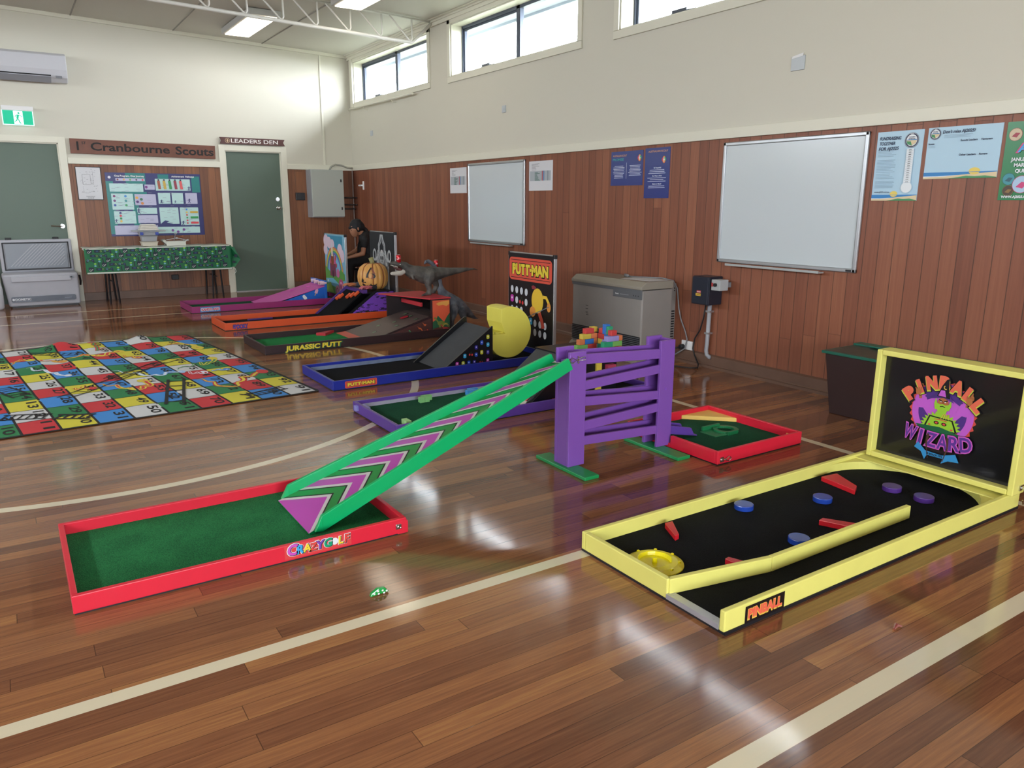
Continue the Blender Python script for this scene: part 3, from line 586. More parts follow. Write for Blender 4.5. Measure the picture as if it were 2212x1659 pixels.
MB().prism([(4.34, 0), (4.34, .04), (4.37, .075), (4.72, .075), (4.72, 0)], y0+.01, y1+.01, 'y').build('base', HT, t, .004)
m = MB().box(4.72, XS-.001, y0+.03, y1-.1, .06, .66); m.build('rear_housing', HB, t, .004)
m = MB().use(BLK)
for i in range(14): m.box(4.735, 4.775, y0+.026, y0+.032, .13+.022*i, .141+.022*i)
for z in (.6, .62): m.cyl((4.765, y0+.032, z), .005, -.006, 'y', 10)
m.build('side_vents', BLK, t)
a = Art(on_side(4.37, y1, .06)); 
for (u, v) in ((.2, .36), (.2, .33), (.2, .3), (.205, .29), (.21, .275)): a.rect(u, v, u+.035, v+.004, BLK)
a.build('scuff_marks', None, t)
t = thing('paper_sheet', 'loose white paper sheets lying on top of the heater', 'paper', (4.6, 4.9, .69))
c_, s_ = math.cos(.25), math.sin(.25)
for k, (cx, cy_, a0) in enumerate(((4.56, 4.95, .2), (4.6, 4.88, -.15))):
    q = [(cx+dx*math.cos(a0)-dy*math.sin(a0), cy_+dx*math.sin(a0)+dy*math.cos(a0)) for dx, dy in ((-.1, -.14), (.1, -.14), (.1, .14), (-.1, .14))]
    MB().hexa([(p[0], p[1], .6905+.0012*k) for p in q], [(p[0], p[1], .6914+.0012*k) for p in q]).build('sheet', PAPER, t)
GCAB = mat('#77777a', .5); BCAB = mat('#1b1b1e', .45)
t = thing('power_cord', 'grey power cord draping from the heater top down to the wall socket', 'cord', (4.7, 4.8, .66))
MB().tube([(4.6, 5.15, .695), (4.66, 5.0, .697), (4.72, 4.85, .7), (4.765, 4.76, .68), (4.775, 4.72, .62), (4.775, 4.69, .45), (4.775, 4.66, .36), (4.775, 4.6, .26), (4.77, 4.57, .2), (4.76, 4.58, .12), (4.73, 4.66, .06), (4.7, 4.75, .02), (4.68, 4.85, .008)], .006, 8).build('cord', GCAB, t, smooth=True)
MB().tube([(4.6, 5.15, .7), (4.6, 5.2, .704)], [.012, .016], 8).build('plug', GCAB, t, smooth=True)
t = thing('wall_socket', 'white double wall socket low on the timber wall right of the heater', 'socket', (XS, 4.57, .15))
MB().box(XS-.014, XS, 4.515, 4.64, .108, .185).build('plate', WHT, t, .004)
MB().box(XS-.018, XS-.014, 4.56, 4.58, .165, .178).box(XS-.018, XS-.014, 4.53, 4.545, .165, .178).build('switches', WHT, t, .001)
t = thing('power_cord', 'black power cord with plug looping from the wall socket to the floor', 'cord', (4.7, 4.6, .1))
MB().cyl((XS-.055, 4.615, .13), .022, .042, 'x', 16).build('plug', BCAB, t, .005)
MB().tube([(XS-.055, 4.615, .13), (4.71, 4.64, .12), (4.69, 4.7, .09), (4.68, 4.78, .05), (4.68, 4.85, .02)], .006, 8).build('cord', BCAB, t, smooth=True)
# black control box with grey isolator
t = thing('control_box', 'black electrical control box with warning stickers on the timber wall', 'control box', (XS, 4.3, .53))
MB().box(XS-.155, XS, 4.235, 4.415, .533, .76).build('box', mat('#1a1f2c', .35), t, .008)
MB().box(XS-.165, XS-.15, 4.24, 4.41, .538, .755).build('lid', mat('#1c2231', .35), t, .006)
a = Art(on_side(XS-.165, 4.41, .538)); a.rect(.055, .09, .1, .11, mat('#b03a3e', .4)).rect(.045, .066, .1, .086, mat('#c9a53a', .4)).layer().text('DANGER', .078, .096, .007, WHT, bold=.02).text('WARNING', .076, .072, .006, BLK, bold=.02); a.build('stickers', None, t)
t2 = thing('isolator_switch', 'small grey isolator switch box beside the black control box', 'switch', (XS, 4.17, .67))
MB().box(XS-.155, XS-.06, 4.125, 4.215, .66, .745).build('box', mat('#a5a9ab', .4), t2, .004); MB().cyl((XS-.155, 4.17, .705), .014, -.014, 'x', 16).build('dial', BLK, t2)
MB().box(XS-.157, XS-.155, 4.195, 4.213, .69, .72).build('sticker', mat('#b03a3e', .4), t2); MB().box(XS-.07, XS, 4.15, 4.19, .68, .72).build('bracket', GCAB, t2)
t = thing('conduit_pipe', 'short grey conduit pipe hanging below the black control box with bent end', 'pipe', (XS-.03, 4.33, .2))
MB().tube([(XS-.03, 4.33, .533), (XS-.03, 4.335, .2), (XS-.03, 4.34, .14), (XS-.03, 4.33, .105), (XS-.03, 4.3, .09), (XS-.03, 4.29, .09)], .017, 12).build('pipe', mat('#9b9ca2', .4), t, smooth=True)
for z in (.46, .28): MB().box(XS-.05, XS, 4.31, 4.355, z, z+.015).build('pipe_clip', ALU, t)
t = thing('power_cord', 'black cable hanging from the control box and trailing on the floor', 'cord', (4.76, 4.4, .3))
MB().tube([(4.77, 4.38, .535), (4.77, 4.4, .4), (4.77, 4.43, .3), (4.772, 4.485, .22), (4.772, 4.5, .13), (4.765, 4.47, .08), (4.72, 4.38, .02), (4.66, 4.33, .007), (4.6, 4.36, .007), (4.55, 4.5, .007), (4.52, 4.62, .007), (4.5, 4.8, .007)], .006, 8).build('cord', BCAB, t, smooth=True)
# brown crate with green lid
t = thing('storage_crate', 'dark brown wooden storage crate with a green lid against the timber wall', 'crate', (4.54, 2.3, 0))
MB().hexa([(4.37, 1.68, 0), (4.73, 1.68, 0), (4.73, 2.9, 0), (4.37, 2.9, 0)], [(4.335, 1.65, .395), (4.735, 1.65, .395), (4.735, 2.945, .395), (4.335, 2.945, .395)]).build('body', mat('#2f1b1a', .5, wear=.15), t, .004)
LIDG = mat('#11604d', .4, wear=.15)
MB().box(4.318, 4.738, 1.64, 2.962, .395, .412).build('lid', LIDG, t, .002)
MB().box(4.33, 4.66, 1.66, 2.945, .412, .4135).build('lid_inset', mat('#1d3a31', .35, wear=.6, bump=.3, bscale=20), t)
MB().box(4.66, 4.738, 1.64, 2.962, .412, .425).build('hinge_rail', LIDG, t, .002); MB().box(4.63, 4.68, 2.72, 2.83, .418, .43).build('handle', LIDG, t, .004)
# ================================================================== BACK LEFT: COOLER, TABLE
CW = mat('#a9aab2', .45, wear=.08, bump=.1, bscale=40); CG = mat('#8c929a', .5)
t = thing('cooler_box', 'grey portable fridge cooler standing open in front of the exit door', 'cooler', (.33, 11.75, 0))
MB().hexa([(-.06, 11.6, .015), (.74, 11.6, .015), (.74, 11.96, .015), (-.06, 11.96, .015)], [(-.1, 11.57, .43), (.745, 11.57, .43), (.745, 11.98, .43), (-.1, 11.98, .43)]).build('body', CW, t, .025, seg=3)
MB().box(-.03, .71, 11.6, 11.95, .0, .02).build('feet', BLK, t)
MB().box(.0, .06+.6, 11.556, 11.575, .33, .4).build('front_latch_panel', CW, t, .008)
a = Art(on_back(11.574, -.03, .075)); a.rect(0, 0, .72, .07, mat('#3c4250', .4), .02).layer(); a.text('DOMETIC', .13, .022, .028, mat('#d5d7dc', .5), w=.17, bold=.03).rect(.59, .03, .67, .036, mat('#858b98', .5)).oval(.025, .035, .014, .014, mat('#d5d7dc', .5)); a.build('brand_strip', None, t)
a = Art(on_back(11.556, .6, .36)); a.rect(.04, .0, .09, .03, CG).layer().rect(.05, .005, .075, .02, BLK); a.build('display', None, t)
c = [wb(*p, Y=11.93) for p in ((0, 516.5), (153, 515.5), (162.5, 597), (10, 603))]
zt, zb_, xl, xr_ = c[1][2], .425, -.085, .735
MB().box(xl, xr_, 11.93, 12.0-.01, zb_, zt).build('lid', CW, t, .02, seg=3)
MB().box(xl+.06, xr_-.06, 11.915, 11.93, zb_+.05, zt-.05).build('lid_insert', CG, t, .01)
fr = MB()
for q in ((xl+.035, xr_-.035, zb_+.03, zb_+.045), (xl+.035, xr_-.035, zt-.05, zt-.035), (xl+.035, xl+.05, zb_+.03, zt-.035), (xr_-.05, xr_-.035, zb_+.03, zt-.035)): fr.box(q[0], q[1], 11.918, 11.93, q[2], q[3])
fr.build('seal', BLK, t, .004)
rb = MB()
for i in range(15):
    x = xl+.1+i*.04; l = min(.28, (xr_-.1-x)); 
    if l > .05: rb.hexa([(x, 11.91, zb_+.08), (x+.012, 11.91, zb_+.08), (x+.012, 11.916, zb_+.08), (x, 11.916, zb_+.08)], [(x+l, 11.91, zb_+.08+l), (x+.012+l, 11.91, zb_+.08+l), (x+.012+l, 11.916, zb_+.08+l), (x+l, 11.916, zb_+.08+l)])
rb.build('lid_ribs', CW, t)
for x in (.03, .56): MB().box(x-.035, x+.035, 11.94, 11.98, zt-.005, zt+.025).build('lid_latch', BLK, t, .004)
MB().tube([(.765, 11.7, .38), (.775, 11.72, .3), (.77, 11.75, .25)], .012, 8).build('carry_handle', BLK, t)
t = thing('plastic_bottle', 'white plastic container cut off by the left edge beside the cooler', 'container', (-.2, 11.55, 0))
MB().lathe((-.21, 11.55, 0), [(.08, 0), (.1, .03), (.105, .25), (.09, .36), (.05, .42), (.035, .46)], 20).build('body', mat('#c3c5cc', .3), t, smooth=True); MB().cyl((-.21, 11.55, .46), .04, .03).build('cap', mat('#2f3238', .4), t)
# party table
TX0, TX1, TY0, TY1, TZ = .84, 2.66, 11.4, 11.94, .735
t = thing('folding_table', 'long table with dark metal legs under the party tablecloth', 'table', (1.75, 11.67, 0))
MB().box(TX0+.01, TX1-.01, TY0+.01, TY1-.01, TZ-.04, TZ-.006).build('tabletop', mat('#c7c6c0', .5), t, .006)
LEGM = mat('#1c1b1f', .4, .5)
for x, dx in ((1.1, -.02), (1.16, .03), (2.42, -.03), (2.5, .03)):
    for y in (TY0+.06, TY1-.06): MB().tube([(x, y, TZ-.04), (x+dx, y, 0)], .012, 8).build('leg', LEGM, t)
for x in (1.12, 2.46): MB().tube([(x, TY0+.06, .3), (x, TY1-.06, .3)], .008, 8).build('stretcher', LEGM, t)
CL = mat('#14683f', .6); CLW = mat('#c9cfc6', .6); CK = mat('#1b2a38', .6); CT = mat('#6ba7b8', .6); CLI = mat('#7fc24a', .6)
t = thing('tablecloth', 'green video game pattern tablecloth hanging over the front of the table', 'tablecloth', (1.75, 11.67, TZ))
zl0, zl1 = wb(194, 592, TY0)[2], wb(516, 580, TY0)[2]
def cloth_y(x, z): return TY0-.012-.006*math.sin(x*9+1)-.012*(TZ-z)*math.sin(x*14)
nx, nz = 60, 10; vs = []; fs = []
def low(x): return zl0+(zl1-zl0)*(x-TX0)/(TX1-TX0)
for i in range(nx+1):
    x = TX0-.01+(TX1-TX0+.02)*i/nx
    for (y, z) in [(TY1, TZ), (TY0, TZ)]: vs.append((x, y, z+.003*math.sin(x*30+y*9)))
    for j in range(nz+1): z = TZ-.004+(low(x)-TZ)*j/nz; vs.append((x, cloth_y(x, z), z))
q = nz+3
for i in range(nx):
    for j in range(q-1): fs.append((i*q+j, i*q+j+1, (i+1)*q+j+1, (i+1)*q+j))
o = MB().use(CLW).raw(vs, fs).build('cloth', None, t, smooth=True); o.data.materials.append(CL)
for p in o.data.polygons:
    if p.index % (q-1) > 0: p.material_index = 1
o.modifiers.new('so', 'SOLIDIFY').thickness = .004
a = Art(lambda u, v, k: (TX0+u, cloth_y(TX0+u, TZ-v)-.003-k, TZ-v)); W_ = TX1-TX0
a.rect(.01, 0, W_-.01, .012, CLW)
for i in range(32): x0 = i*W_/32; x1 = (i+1)*W_/32; a.poly([(x0, TZ-low(TX0+x0)-.018), (x1, TZ-low(TX0+x1)-.018), (x1, TZ-low(TX0+x1)), (x0, TZ-low(TX0+x0))], CLW)
a.layer()
for r in range(6):
    for i in range(17):
        u = .05+i*.105+(.052 if r % 2 else 0); v = .035+r*.058; k = (i+r) % 4
        if v > TZ-low(TX0+u)-.045 or u > W_-.05: continue
        if k == 0: a.rect(u-.03, v-.028, u+.03, v+.028, CK, .007).layer(); a.ring(u-.009, v+.012, .013, .012, .004, CLW).oval(u+.016, v-.0, .005, .005, CLW).oval(u+.008, v+.008, .004, .004, CLW)
        elif k == 1: a.rect(u-.05, v-.017, u+.05, v+.017, CK, .012).layer(); a.ring(u+.03, v, .012, .012, .004, CLI).rect(u-.028, v-.01, u+.0, v+.008, mat('#26486e', .6))
        elif k == 2: a.poly([(u-.048, v+.03), (u-.042, v-.016), (u+.042, v-.016), (u+.048, v+.03), (u+.032, v+.026), (u+.016, v+.008), (u-.016, v+.008), (u-.032, v+.026)], CK).layer(); a.ring(u-.027, v-.002, .012, .012, .004, CT).rect(u-.01, v-.014, u+.014, v-.008, CLI).oval(u+.028, v, .009, .009, mat('#26486e', .6))
        else: a.oval(u, v-.012, .015, .011, CLI).oval(u, v+.014, .014, .011, CT).line([(u+.04, v-.03), (u+.045, v+.03)], .012, CK)
        a.k = min(a.k, 6)
a.build('pattern', None, t)
x1 = TX1+.01; MB().use(CL).raw([(x1-.02, TY0-.01, TZ-.01), (x1+.04, TY0-.02, TZ-.03), (x1+.115, TY0-.03, TZ-.2), (x1+.03, TY0-.02, TZ-.31), (x1-.02, TY0-.01, TZ-.3), (x1+.03, TY0+.04, TZ-.15)], [(0, 1, 2, 5), (5, 2, 3, 4), (0, 5, 4)]).use(CK).box(x1+.03, x1+.07, TY0-.04, TY0-.03, TZ-.17, TZ-.13).box(x1+.0, x1+.04, TY0-.03, TY0-.02, TZ-.25, TZ-.22).use(CLW).tube([(x1-.03, TY0-.02, TZ-.315), (x1+.03, TY0-.03, TZ-.33), (x1+.04, TY0-.03, TZ-.37), (x1+.01, TY0-.03, TZ-.41)], .006, 6).build('corner_flap', None, t)
CLR = mat('#b9bcc0', .3, trans=.3); 
def tub(name, label, x, y, z, w_, d, h, m, group=None, lid=None, flare=1.12):
    t = thing(name, label, 'container', (x, y, z), group)
    a_, b_ = w_/2, d/2; f = flare
    MB().hexa([(x-a_, y-b_, z), (x+a_, y-b_, z), (x+a_, y+b_, z), (x-a_, y+b_, z)], [(x-a_*f, y-b_*f, z+h), (x+a_*f, y-b_*f, z+h), (x+a_*f, y+b_*f, z+h), (x-a_*f, y+b_*f, z+h)]).build('tub', m, t, .006)
    MB().box(x-a_*f-.008, x+a_*f+.008, y-b_*f-.008, y+b_*f+.008, z+h, z+h+.008).build('rim', lid or m, t, .003)
    return t
FZ = TZ+.004
tub('food_container', 'pale food container at the bottom of the stack on the party table', 1.645, 11.62, FZ, .18, .16, .055, mat('#c8c0b0', .5))
tub('food_container', 'clear plastic tub in the middle of the container stack on the party table', 1.645, 11.62, FZ+.066, .18, .15, .065, CLR)
t = tub('food_container', 'wide clear tub with blue clips near the top of the stack', 1.645, 11.62, FZ+.143, .22, .17, .045, CLR)
for x in (1.55, 1.74): MB().box(x-.02, x+.02, 11.5, 11.52, FZ+.15, FZ+.19).build('clip', mat('#28409a', .4), t, .004)
MB().box(1.44, 1.86, 11.54, 11.7, FZ+.197, FZ+.215).build('lid', CLR, t, .006)
t = thing('paper_plates', 'folded stack of white plates on top of the container stack', 'plates', (1.645, 11.62, FZ+.22))
for k in range(4): MB().box(1.53+.01*k, 1.77-.01*k, 11.53, 11.7, FZ+.2155+.02*k, FZ+.234+.02*k).build('plate', mat('#d9d6cc', .5), t, .007)
t = thing('serving_tray', 'open foil tray of utensils beside the container stack', 'tray', (1.98, 11.62, FZ))
MB().prism([(1.87, FZ), (2.08, FZ), (2.115, FZ+.07), (2.1, FZ+.07), (2.07, FZ+.008), (1.88, FZ+.008), (1.84, FZ+.085), (1.8, FZ+.075)], 11.53, 11.71, 'y').use(None).build('tray', mat('#b9bab0', .4), t)
MB().box(1.85, 2.1, 11.528, 11.535, FZ, FZ+.06).box(1.85, 2.1, 11.705, 11.712, FZ, FZ+.06).build('tray_side', mat('#c3c4ba', .4), t)
t = thing('utensils', 'heap of spoons and tongs lying in the foil tray', 'utensils', (1.98, 11.6, FZ+.07))
for i, (p, q_) in enumerate((((1.86, 11.58, FZ+.08), (2.0, 11.6, FZ+.1)), ((1.95, 11.58, FZ+.04), (1.99, 11.6, FZ+.16)), ((2.0, 11.6, FZ+.1), (2.14, 11.6, FZ+.07)), ((1.9, 11.62, FZ+.07), (2.08, 11.62, FZ+.12)))):
    MB().tube([p, q_], .005, 6).ball(q_, .02, .012, .012).build('utensil', mat(['#c9c9cc', '#8d8f96', '#c2c2c6', '#9a5a3a'][i], .3, .6 if i < 3 else 0), t, smooth=True)
# ================================================================== SNAKES AND LADDERS MAT
MA = [(-.26, 5.105), (1.757, 5.252), (1.43, 8.295), (-.56, 8.14)]
def mxy(u, v):
    a, b, c, d = MA; return tuple((a[i]*(1-u)+b[i]*u)*(1-v)+(d[i]*(1-u)+c[i]*u)*v for i in (0, 1))
def muv(x, y):
    u, v = .5, .5
    for _ in range(12):
        X, Y = mxy(u, v); e = 1e-4; a = mxy(u+e, v); b = mxy(u, v+e); j = [[(a[0]-X)/e, (b[0]-X)/e], [(a[1]-Y)/e, (b[1]-Y)/e]]; D = j[0][0]*j[1][1]-j[0][1]*j[1][0]
        dx, dy = x-X, y-Y; u += (dx*j[1][1]-dy*j[0][1])/D; v += (dy*j[0][0]-dx*j[1][0])/D
    return u, v
def bump_z(x, y):
    z = .006+.0035*math.sin(x*11+y*3)*math.sin(y*5.3+1)+.002*math.sin(y*17+x*5)
    for (cx, cy_, sx_, sy_, h) in ((.99, 8.15, .09, .16, .055), (.31, 8.1, .11, .16, .06), (.55, 8.1, .1, .2, .025), (1.2, 7.6, .12, .2, .02), (.4, 7.2, .13, .2, .02), (.1, 7.3, .1, .2, .02)): z += h*math.exp(-((x-cx)/sx_)**2-((y-cy_)/sy_)**2)
    u, v = muv(x, y); e = max(0, min(1, min(u, 1-u, v, 1.3-v)*14)); return .004+(z-.004)*e if z > .004 else .004
K5 = {'G': mat('#1f7a45', .7), 'B': mat('#3a86cf', .7), 'R': mat('#c42c36', .7), 'W': mat('#c9cbcc', .7), 'Y': mat('#cfc63a', .7)}
SEQ = 'GBRWY'; START = 'GRYBWGRYBW'
n = 60; vs = []; fs = []; t = thing('floor_game_mat', 'colourful snakes and ladders floor mat with black grid lines and numbers', 'game mat', (.6, 6.7, 0))
m = MB()
for j in range(n+1):
    for i in range(n+1): x, y = mxy(i/n, j/n); vs.append((x, y, bump_z(x, y)))
for k_ in 'GBRWY': m.use(K5[k_])
m.v = vs
for j in range(n):
    for i in range(n):
        c, r = i*10//n, j*10//n; k_ = SEQ[(SEQ.index(START[c])+r) % 5]
        m.f.append((j*(n+1)+i, j*(n+1)+i+1, (j+1)*(n+1)+i+1, (j+1)*(n+1)+i)); m.mi.append(SEQ.index(k_))
m.build('cloth', None, t, smooth=True)
a = Art(lambda x, y, k: (x, y, bump_z(x, y)+.0008+.22*k)); LK = mat('#0f0f12', .7)
def mline(p, q, w_): 
    N_ = max(2, int(20*math.hypot(p[0]-q[0], p[1]-q[1]))); a.line([mxy(p[0]+(q[0]-p[0])*i/N_, p[1]+(q[1]-p[1])*i/N_) for i in range(N_+1)], w_, LK)
for i in range(11): mline((i/10, 0), (i/10, 1), .014 if 0 < i < 10 else .026)
for j in range(11): mline((0, j/10), (1, j/10), .007 if 0 < j < 10 else .028)
a.layer()
for c in range(10):
    for r in range(10):
        num = c*10+(10-r if c % 2 == 0 else r+1); x, y = mxy((c+.6)/10, (r+.5)/10); a.text(str(num), x, y, .062, LK, w=(.17 if num > 9 else .07) if num < 100 else .22, bold=.022, rot=-86)
Z5 = lambda zx, zy: fl(zx*.1627, 720+zy*.1627)[:2]
Z6 = lambda zx, zy: fl(340+zx*.1627, 720+zy*.1627)[:2]
def dens(pts, k=8):
    out = []
    for i in range(len(pts)-1):
        for j in range(k): out.append((pts[i][0]+(pts[i+1][0]-pts[i][0])*j/k, pts[i][1]+(pts[i+1][1]-pts[i][1])*j/k))
    return out+[pts[-1]]
def snake(pts, c1, c2, w_):
    d = dens(pts, 6); d = [(p[0]+.012*math.sin(i*.9), p[1]+.03*math.sin(i*.8)) for i, p in enumerate(d)]
    tp = lambda s: .25+.75*min(1, s*2.2); a.line(d, w_, mat(c1, .7), tp).layer(); a.line(d, w_*.45, mat(c2, .7), tp); a.oval(d[-1][0], d[-1][1], w_*.9, w_*1.6, mat(c1, .7))
snake([Z6(520, 620), Z6(700, 640), Z6(800, 690), Z6(900, 720), Z6(1080, 700), Z6(1120, 620), Z6(1180, 590), Z6(1400, 520)], '#c8353a', '#d8c640', .05)
snake([Z5(1300, 700), Z5(1450, 700), Z5(1600, 720), Z5(1750, 750), Z5(1900, 740), Z5(1980, 700), Z5(1960, 640), Z5(1900, 650)], '#d8c640', '#c8353a', .045)
snake([Z5(860, 360), Z5(1000, 320), Z5(1150, 290), Z5(1300, 310), Z5(1420, 290), Z5(1560, 250)], '#d8c640', '#c8353a', .05)
snake([Z5(480, 375), Z5(600, 385), Z5(750, 390), Z5(850, 400)], '#d8a040', '#c8353a', .04)
snake([Z5(150, 440), Z5(200, 390), Z5(320, 360), Z5(420, 380)], '#d8c640', '#c8353a', .04)
snake([Z5(350, 490), Z5(480, 510), Z5(650, 520), Z5(760, 550), Z5(900, 580)], '#e0e6ee', '#c3d2ea', .03)
snake([Z5(1480, 510), Z5(1700, 530), Z5(1900, 560), Z5(2100, 575), Z6(100, 550), Z6(300, 520)], '#9fc4ec', '#e0e6ee', .03)
snake([Z5(1400, 210), Z5(1300, 240), Z5(1250, 190), Z5(1220, 170)], '#c8353a', '#4a8a4a', .035)
snake([Z6(120, 190), Z6(220, 170), Z6(300, 160)], '#d8c640', '#c8353a', .06)
snake([Z6(350, 170), Z6(430, 160), Z6(500, 170), Z6(550, 210)], '#d8c640', '#c8353a', .06)
snake([Z6(530, 400), Z6(620, 420), Z6(720, 400), Z6(750, 350)], '#d8c640', '#3f8a4a', .045)
snake([Z6(270, 500), Z6(280, 460), Z6(400, 450), Z6(500, 420)], '#3f7a4a', '#9fbf9f', .02)
snake([Z6(370, 530), Z6(480, 540), Z6(600, 535), Z6(640, 540)], '#d8e0ee', '#c8353a', .035)
snake([Z6(720, 520), Z6(760, 500), Z6(850, 495), Z6(940, 500)], '#4a8ad0', '#9fc4ec', .03)
snake([Z5(1600, 310), Z5(1700, 315), Z5(1800, 330), Z5(1860, 340)], '#c8353a', '#d8c640', .03)
snake([Z5(950, 760), Z5(1050, 750), Z5(1130, 730), Z5(1250, 750)], '#c8353a', '#d8c640', .03)
a.layer()
def ladder(p, q, n_, half, w_=.018):
    dx, dy = q[0]-p[0], q[1]-p[1]; l = math.hypot(dx, dy); nx_, ny_ = -dy/l*half, dx/l*half
    for s_ in (-1, 1): a.line(dens([(p[0]+s_*nx_, p[1]+s_*ny_), (q[0]+s_*nx_, q[1]+s_*ny_)], 12), w_, LK)
    for i in range(n_): f = (i+.5)/n_; x, y = p[0]+dx*f, p[1]+dy*f; a.line(dens([(x-nx_, y-ny_), (x+nx_, y+ny_)], 3), w_*.8, LK)
ladder(Z5(730, 1130), Z5(1240, 1110), 5, .05, .022); ladder(Z5(0, 1140), Z5(660, 1120), 6, .05, .016); ladder(Z5(0, 745), Z5(300, 850), 6, .055, .016)
ladder(Z5(850, 880), Z5(2120, 400), 9, .05, .012); ladder(Z5(1450, 620), Z6(420, 290), 7, .05, .012); ladder(Z6(1170, 850), Z6(1680, 730), 8, .045, .016)
ladder(Z6(235, 955), Z6(250, 620), 5, .055, .022); ladder(Z5(330, 290), Z5(760, 290), 6, .06, .014); ladder(Z5(790, 290), Z5(1060, 285), 3, .05, .012)
a.build('printing', None, t)
# ================================================================== MINI GOLF COURSES
def paint(h, r=.33): return mat(h, r, wear=.05, bump=.12, bscale=35)
def tray(t, x0, x1, y0, y1, h, m, feltm, fz=.024, wt=.02, gap=None, inner=None):
    f = MB()
    f.box(x0, x1, y1-wt, y1, .006, h)
    f.box(x0, x0+wt, (y0+wt) if gap is None else gap, y1-wt, .006, h).box(x1-wt, x1, y0+wt, y1-wt, .006, h)
    f.box(x0, x1, y0, y0+wt, .006, h)
    f.build('tray_frame', m, t, .003)
    MB().box(x0+.004, x1-.004, y0+.004, y1-.004, 0, .012).build('tray_base', BLK, t)
    MB().box(x0+wt*.5, x1-wt, y0+wt, y1-wt, .012, fz).build('felt_surface', feltm, t)
    if inner: # worn aluminium strips along the inside
        MB().box(x0+wt, x1-.1, y1-wt-.006, y1-wt, fz, h-.022).box(x0+wt, x0+wt+.006, y0+wt, y1-wt, fz, h-.004).build('edge_strip', inner, t)
def hook(t, x, y, z, s=1., name='latch', dirx=1):
    m = MB().box(x-.012*s, x+.012*s, y-.004, y, z-.012*s, z+.012*s)
    m.tube([(x, y-.006, z), (x+.02*dirx*s, y-.01, z+.002), (x+.045*dirx*s, y-.008, z+.012*s), (x+.06*dirx*s, y-.008, z), (x+.045*dirx*s, y-.008, z-.012*s), (x+.02*dirx*s, y-.01, z-.002)], .0025*s, 6)
    m.cyl((x, y-.004, z), .007*s, -.008, 'y', 10)
    m.build(name, CHROME, t)
# ---- crazy golf tray in the foreground
RED = paint('#d32238'); GRN = paint('#00a45f'); PUR = paint('#774ba0'); PUR2 = paint('#5b3c96', .38)
t = thing('golf_tray', 'long red tray of green felt under the foot of the green ramp', 'mini golf course', (.64, 3.04, 0))
tray(t, .035, 1.24, 2.69, 3.39, .07, RED, GREENFELT)
MB().box(1.2, 1.246, 2.688, 2.712, .004, .058).build('corner_block', RED, t, .002)
a = Art(on_back(2.69, .735, .006)); a.rect(.0, .006, .265, .06, mat('#cf4040', .35)).layer()
cs = [('C', '#c24fb5', .038), ('R', '#3a9fd8', .03), ('A', '#e2c83a', .028), ('Z', '#d4473f', .027), ('Y', '#7a3fa8', .03), ('G', '#15976a', .03), ('O', None, .028), ('L', '#e2c83a', .027), ('F', '#d4473f', .03)]
cs = [(c_[0], c_[1], c_[2]*1.14) for c_ in cs]
us = [.03, .06, .087, .111, .137, .169, .197, .222, .246]
for (ch, cc, h), u in zip(cs, us):
    if ch == 'O': a.oval(u, .036, .014, .0145, mat('#dcdde2', .3)); continue
    a.text(ch, u, .021, h, WHT, bold=.1, shear=.1)
a.layer()
for (ch, cc, h), u in zip(cs, us):
    if cc: a.text(ch, u+.001, .0205, h, BLK, bold=.065, shear=.1)
a.layer()
for (ch, cc, h), u in zip(cs, us):
    if cc: a.text(ch, u-.001, .022, h*.97, mat(cc, .3), bold=.042, shear=.1)
a.build('name_sticker', None, t)
MB().box(1.19, 1.215, 2.684, 2.69, .028, .05).cyl((1.2, 2.684, .04), .006, -.006, 'y', 10).cyl((1.21, 2.684, .034), .004, -.005, 'y', 10).build('latch', CHROME, t, .002)
# ---- long green ramp with chevrons (tapers towards the tower)
t = thing('golf_ramp', 'long bright green ramp with pink and green chevrons rising to the purple tower', 'ramp', (1.6, 3.04, .3))
A0, A1 = Vector((.878, 3.045, .03)), Vector((2.262, 3.0, .548)); LN = (A1-A0).length
def hw(s): return .208+(.062-.208)*s
def rp(s, v, k=0):
    c_ = A0.lerp(A1, s); d_ = (A1-A0).normalized(); n_ = Vector((-d_.z, 0, d_.x)); return tuple(c_+Vector((0, v*hw(s), 0))+n_*k)
m = MB().hexa([rp(0, -1, -.012), rp(1, -1, -.012), rp(1, 1, -.012), rp(0, 1, -.012)], [rp(0, -1), rp(1, -1), rp(1, 1), rp(0, 1)]); m.build('deck', GRN, t)
for sg, nm in ((-1, 'side_rail'), (1, 'side_rail')):
    e = MB(); s0 = .015 if sg < 0 else .01
    def q(s, k, dy): p = Vector(rp(s, sg, k)); return (p.x, p.y+dy, p.z)
    w0, w1 = (-.018, 0) if sg < 0 else (0, .018)
    lo, hi = -.018, .045
    e.hexa([q(s0+.02, lo, w0), q(1, lo, w0), q(1, lo, w1), q(s0+.02, lo, w1)], [q(s0+.035, hi, w0), q(.995, hi, w0), q(.995, hi, w1), q(s0+.035, hi, w1)])
    e.raw([q(s0, -.002, w0), q(s0, -.002, w1), q(s0+.02, lo, w0), q(s0+.02, lo, w1), q(s0+.035, hi, w0), q(s0+.035, hi, w1)], [(0, 2, 4), (1, 5, 3), (0, 1, 3, 2), (0, 4, 5, 1)])
    e.build(nm, GRN, t, .002)
a = Art(lambda s, v, k: rp(s, v, k*.4)); PK, WC = mat('#b845ae', .3, coat=.2), mat('#c9c4c4', .3, coat=.2); GC = mat('#1f8a3f', .3, coat=.2); BKC = mat('#101413', .3, coat=.2)
a.rect(0, -1, 1, 1, PK).layer()
arm = .165/LN; per = .194/LN
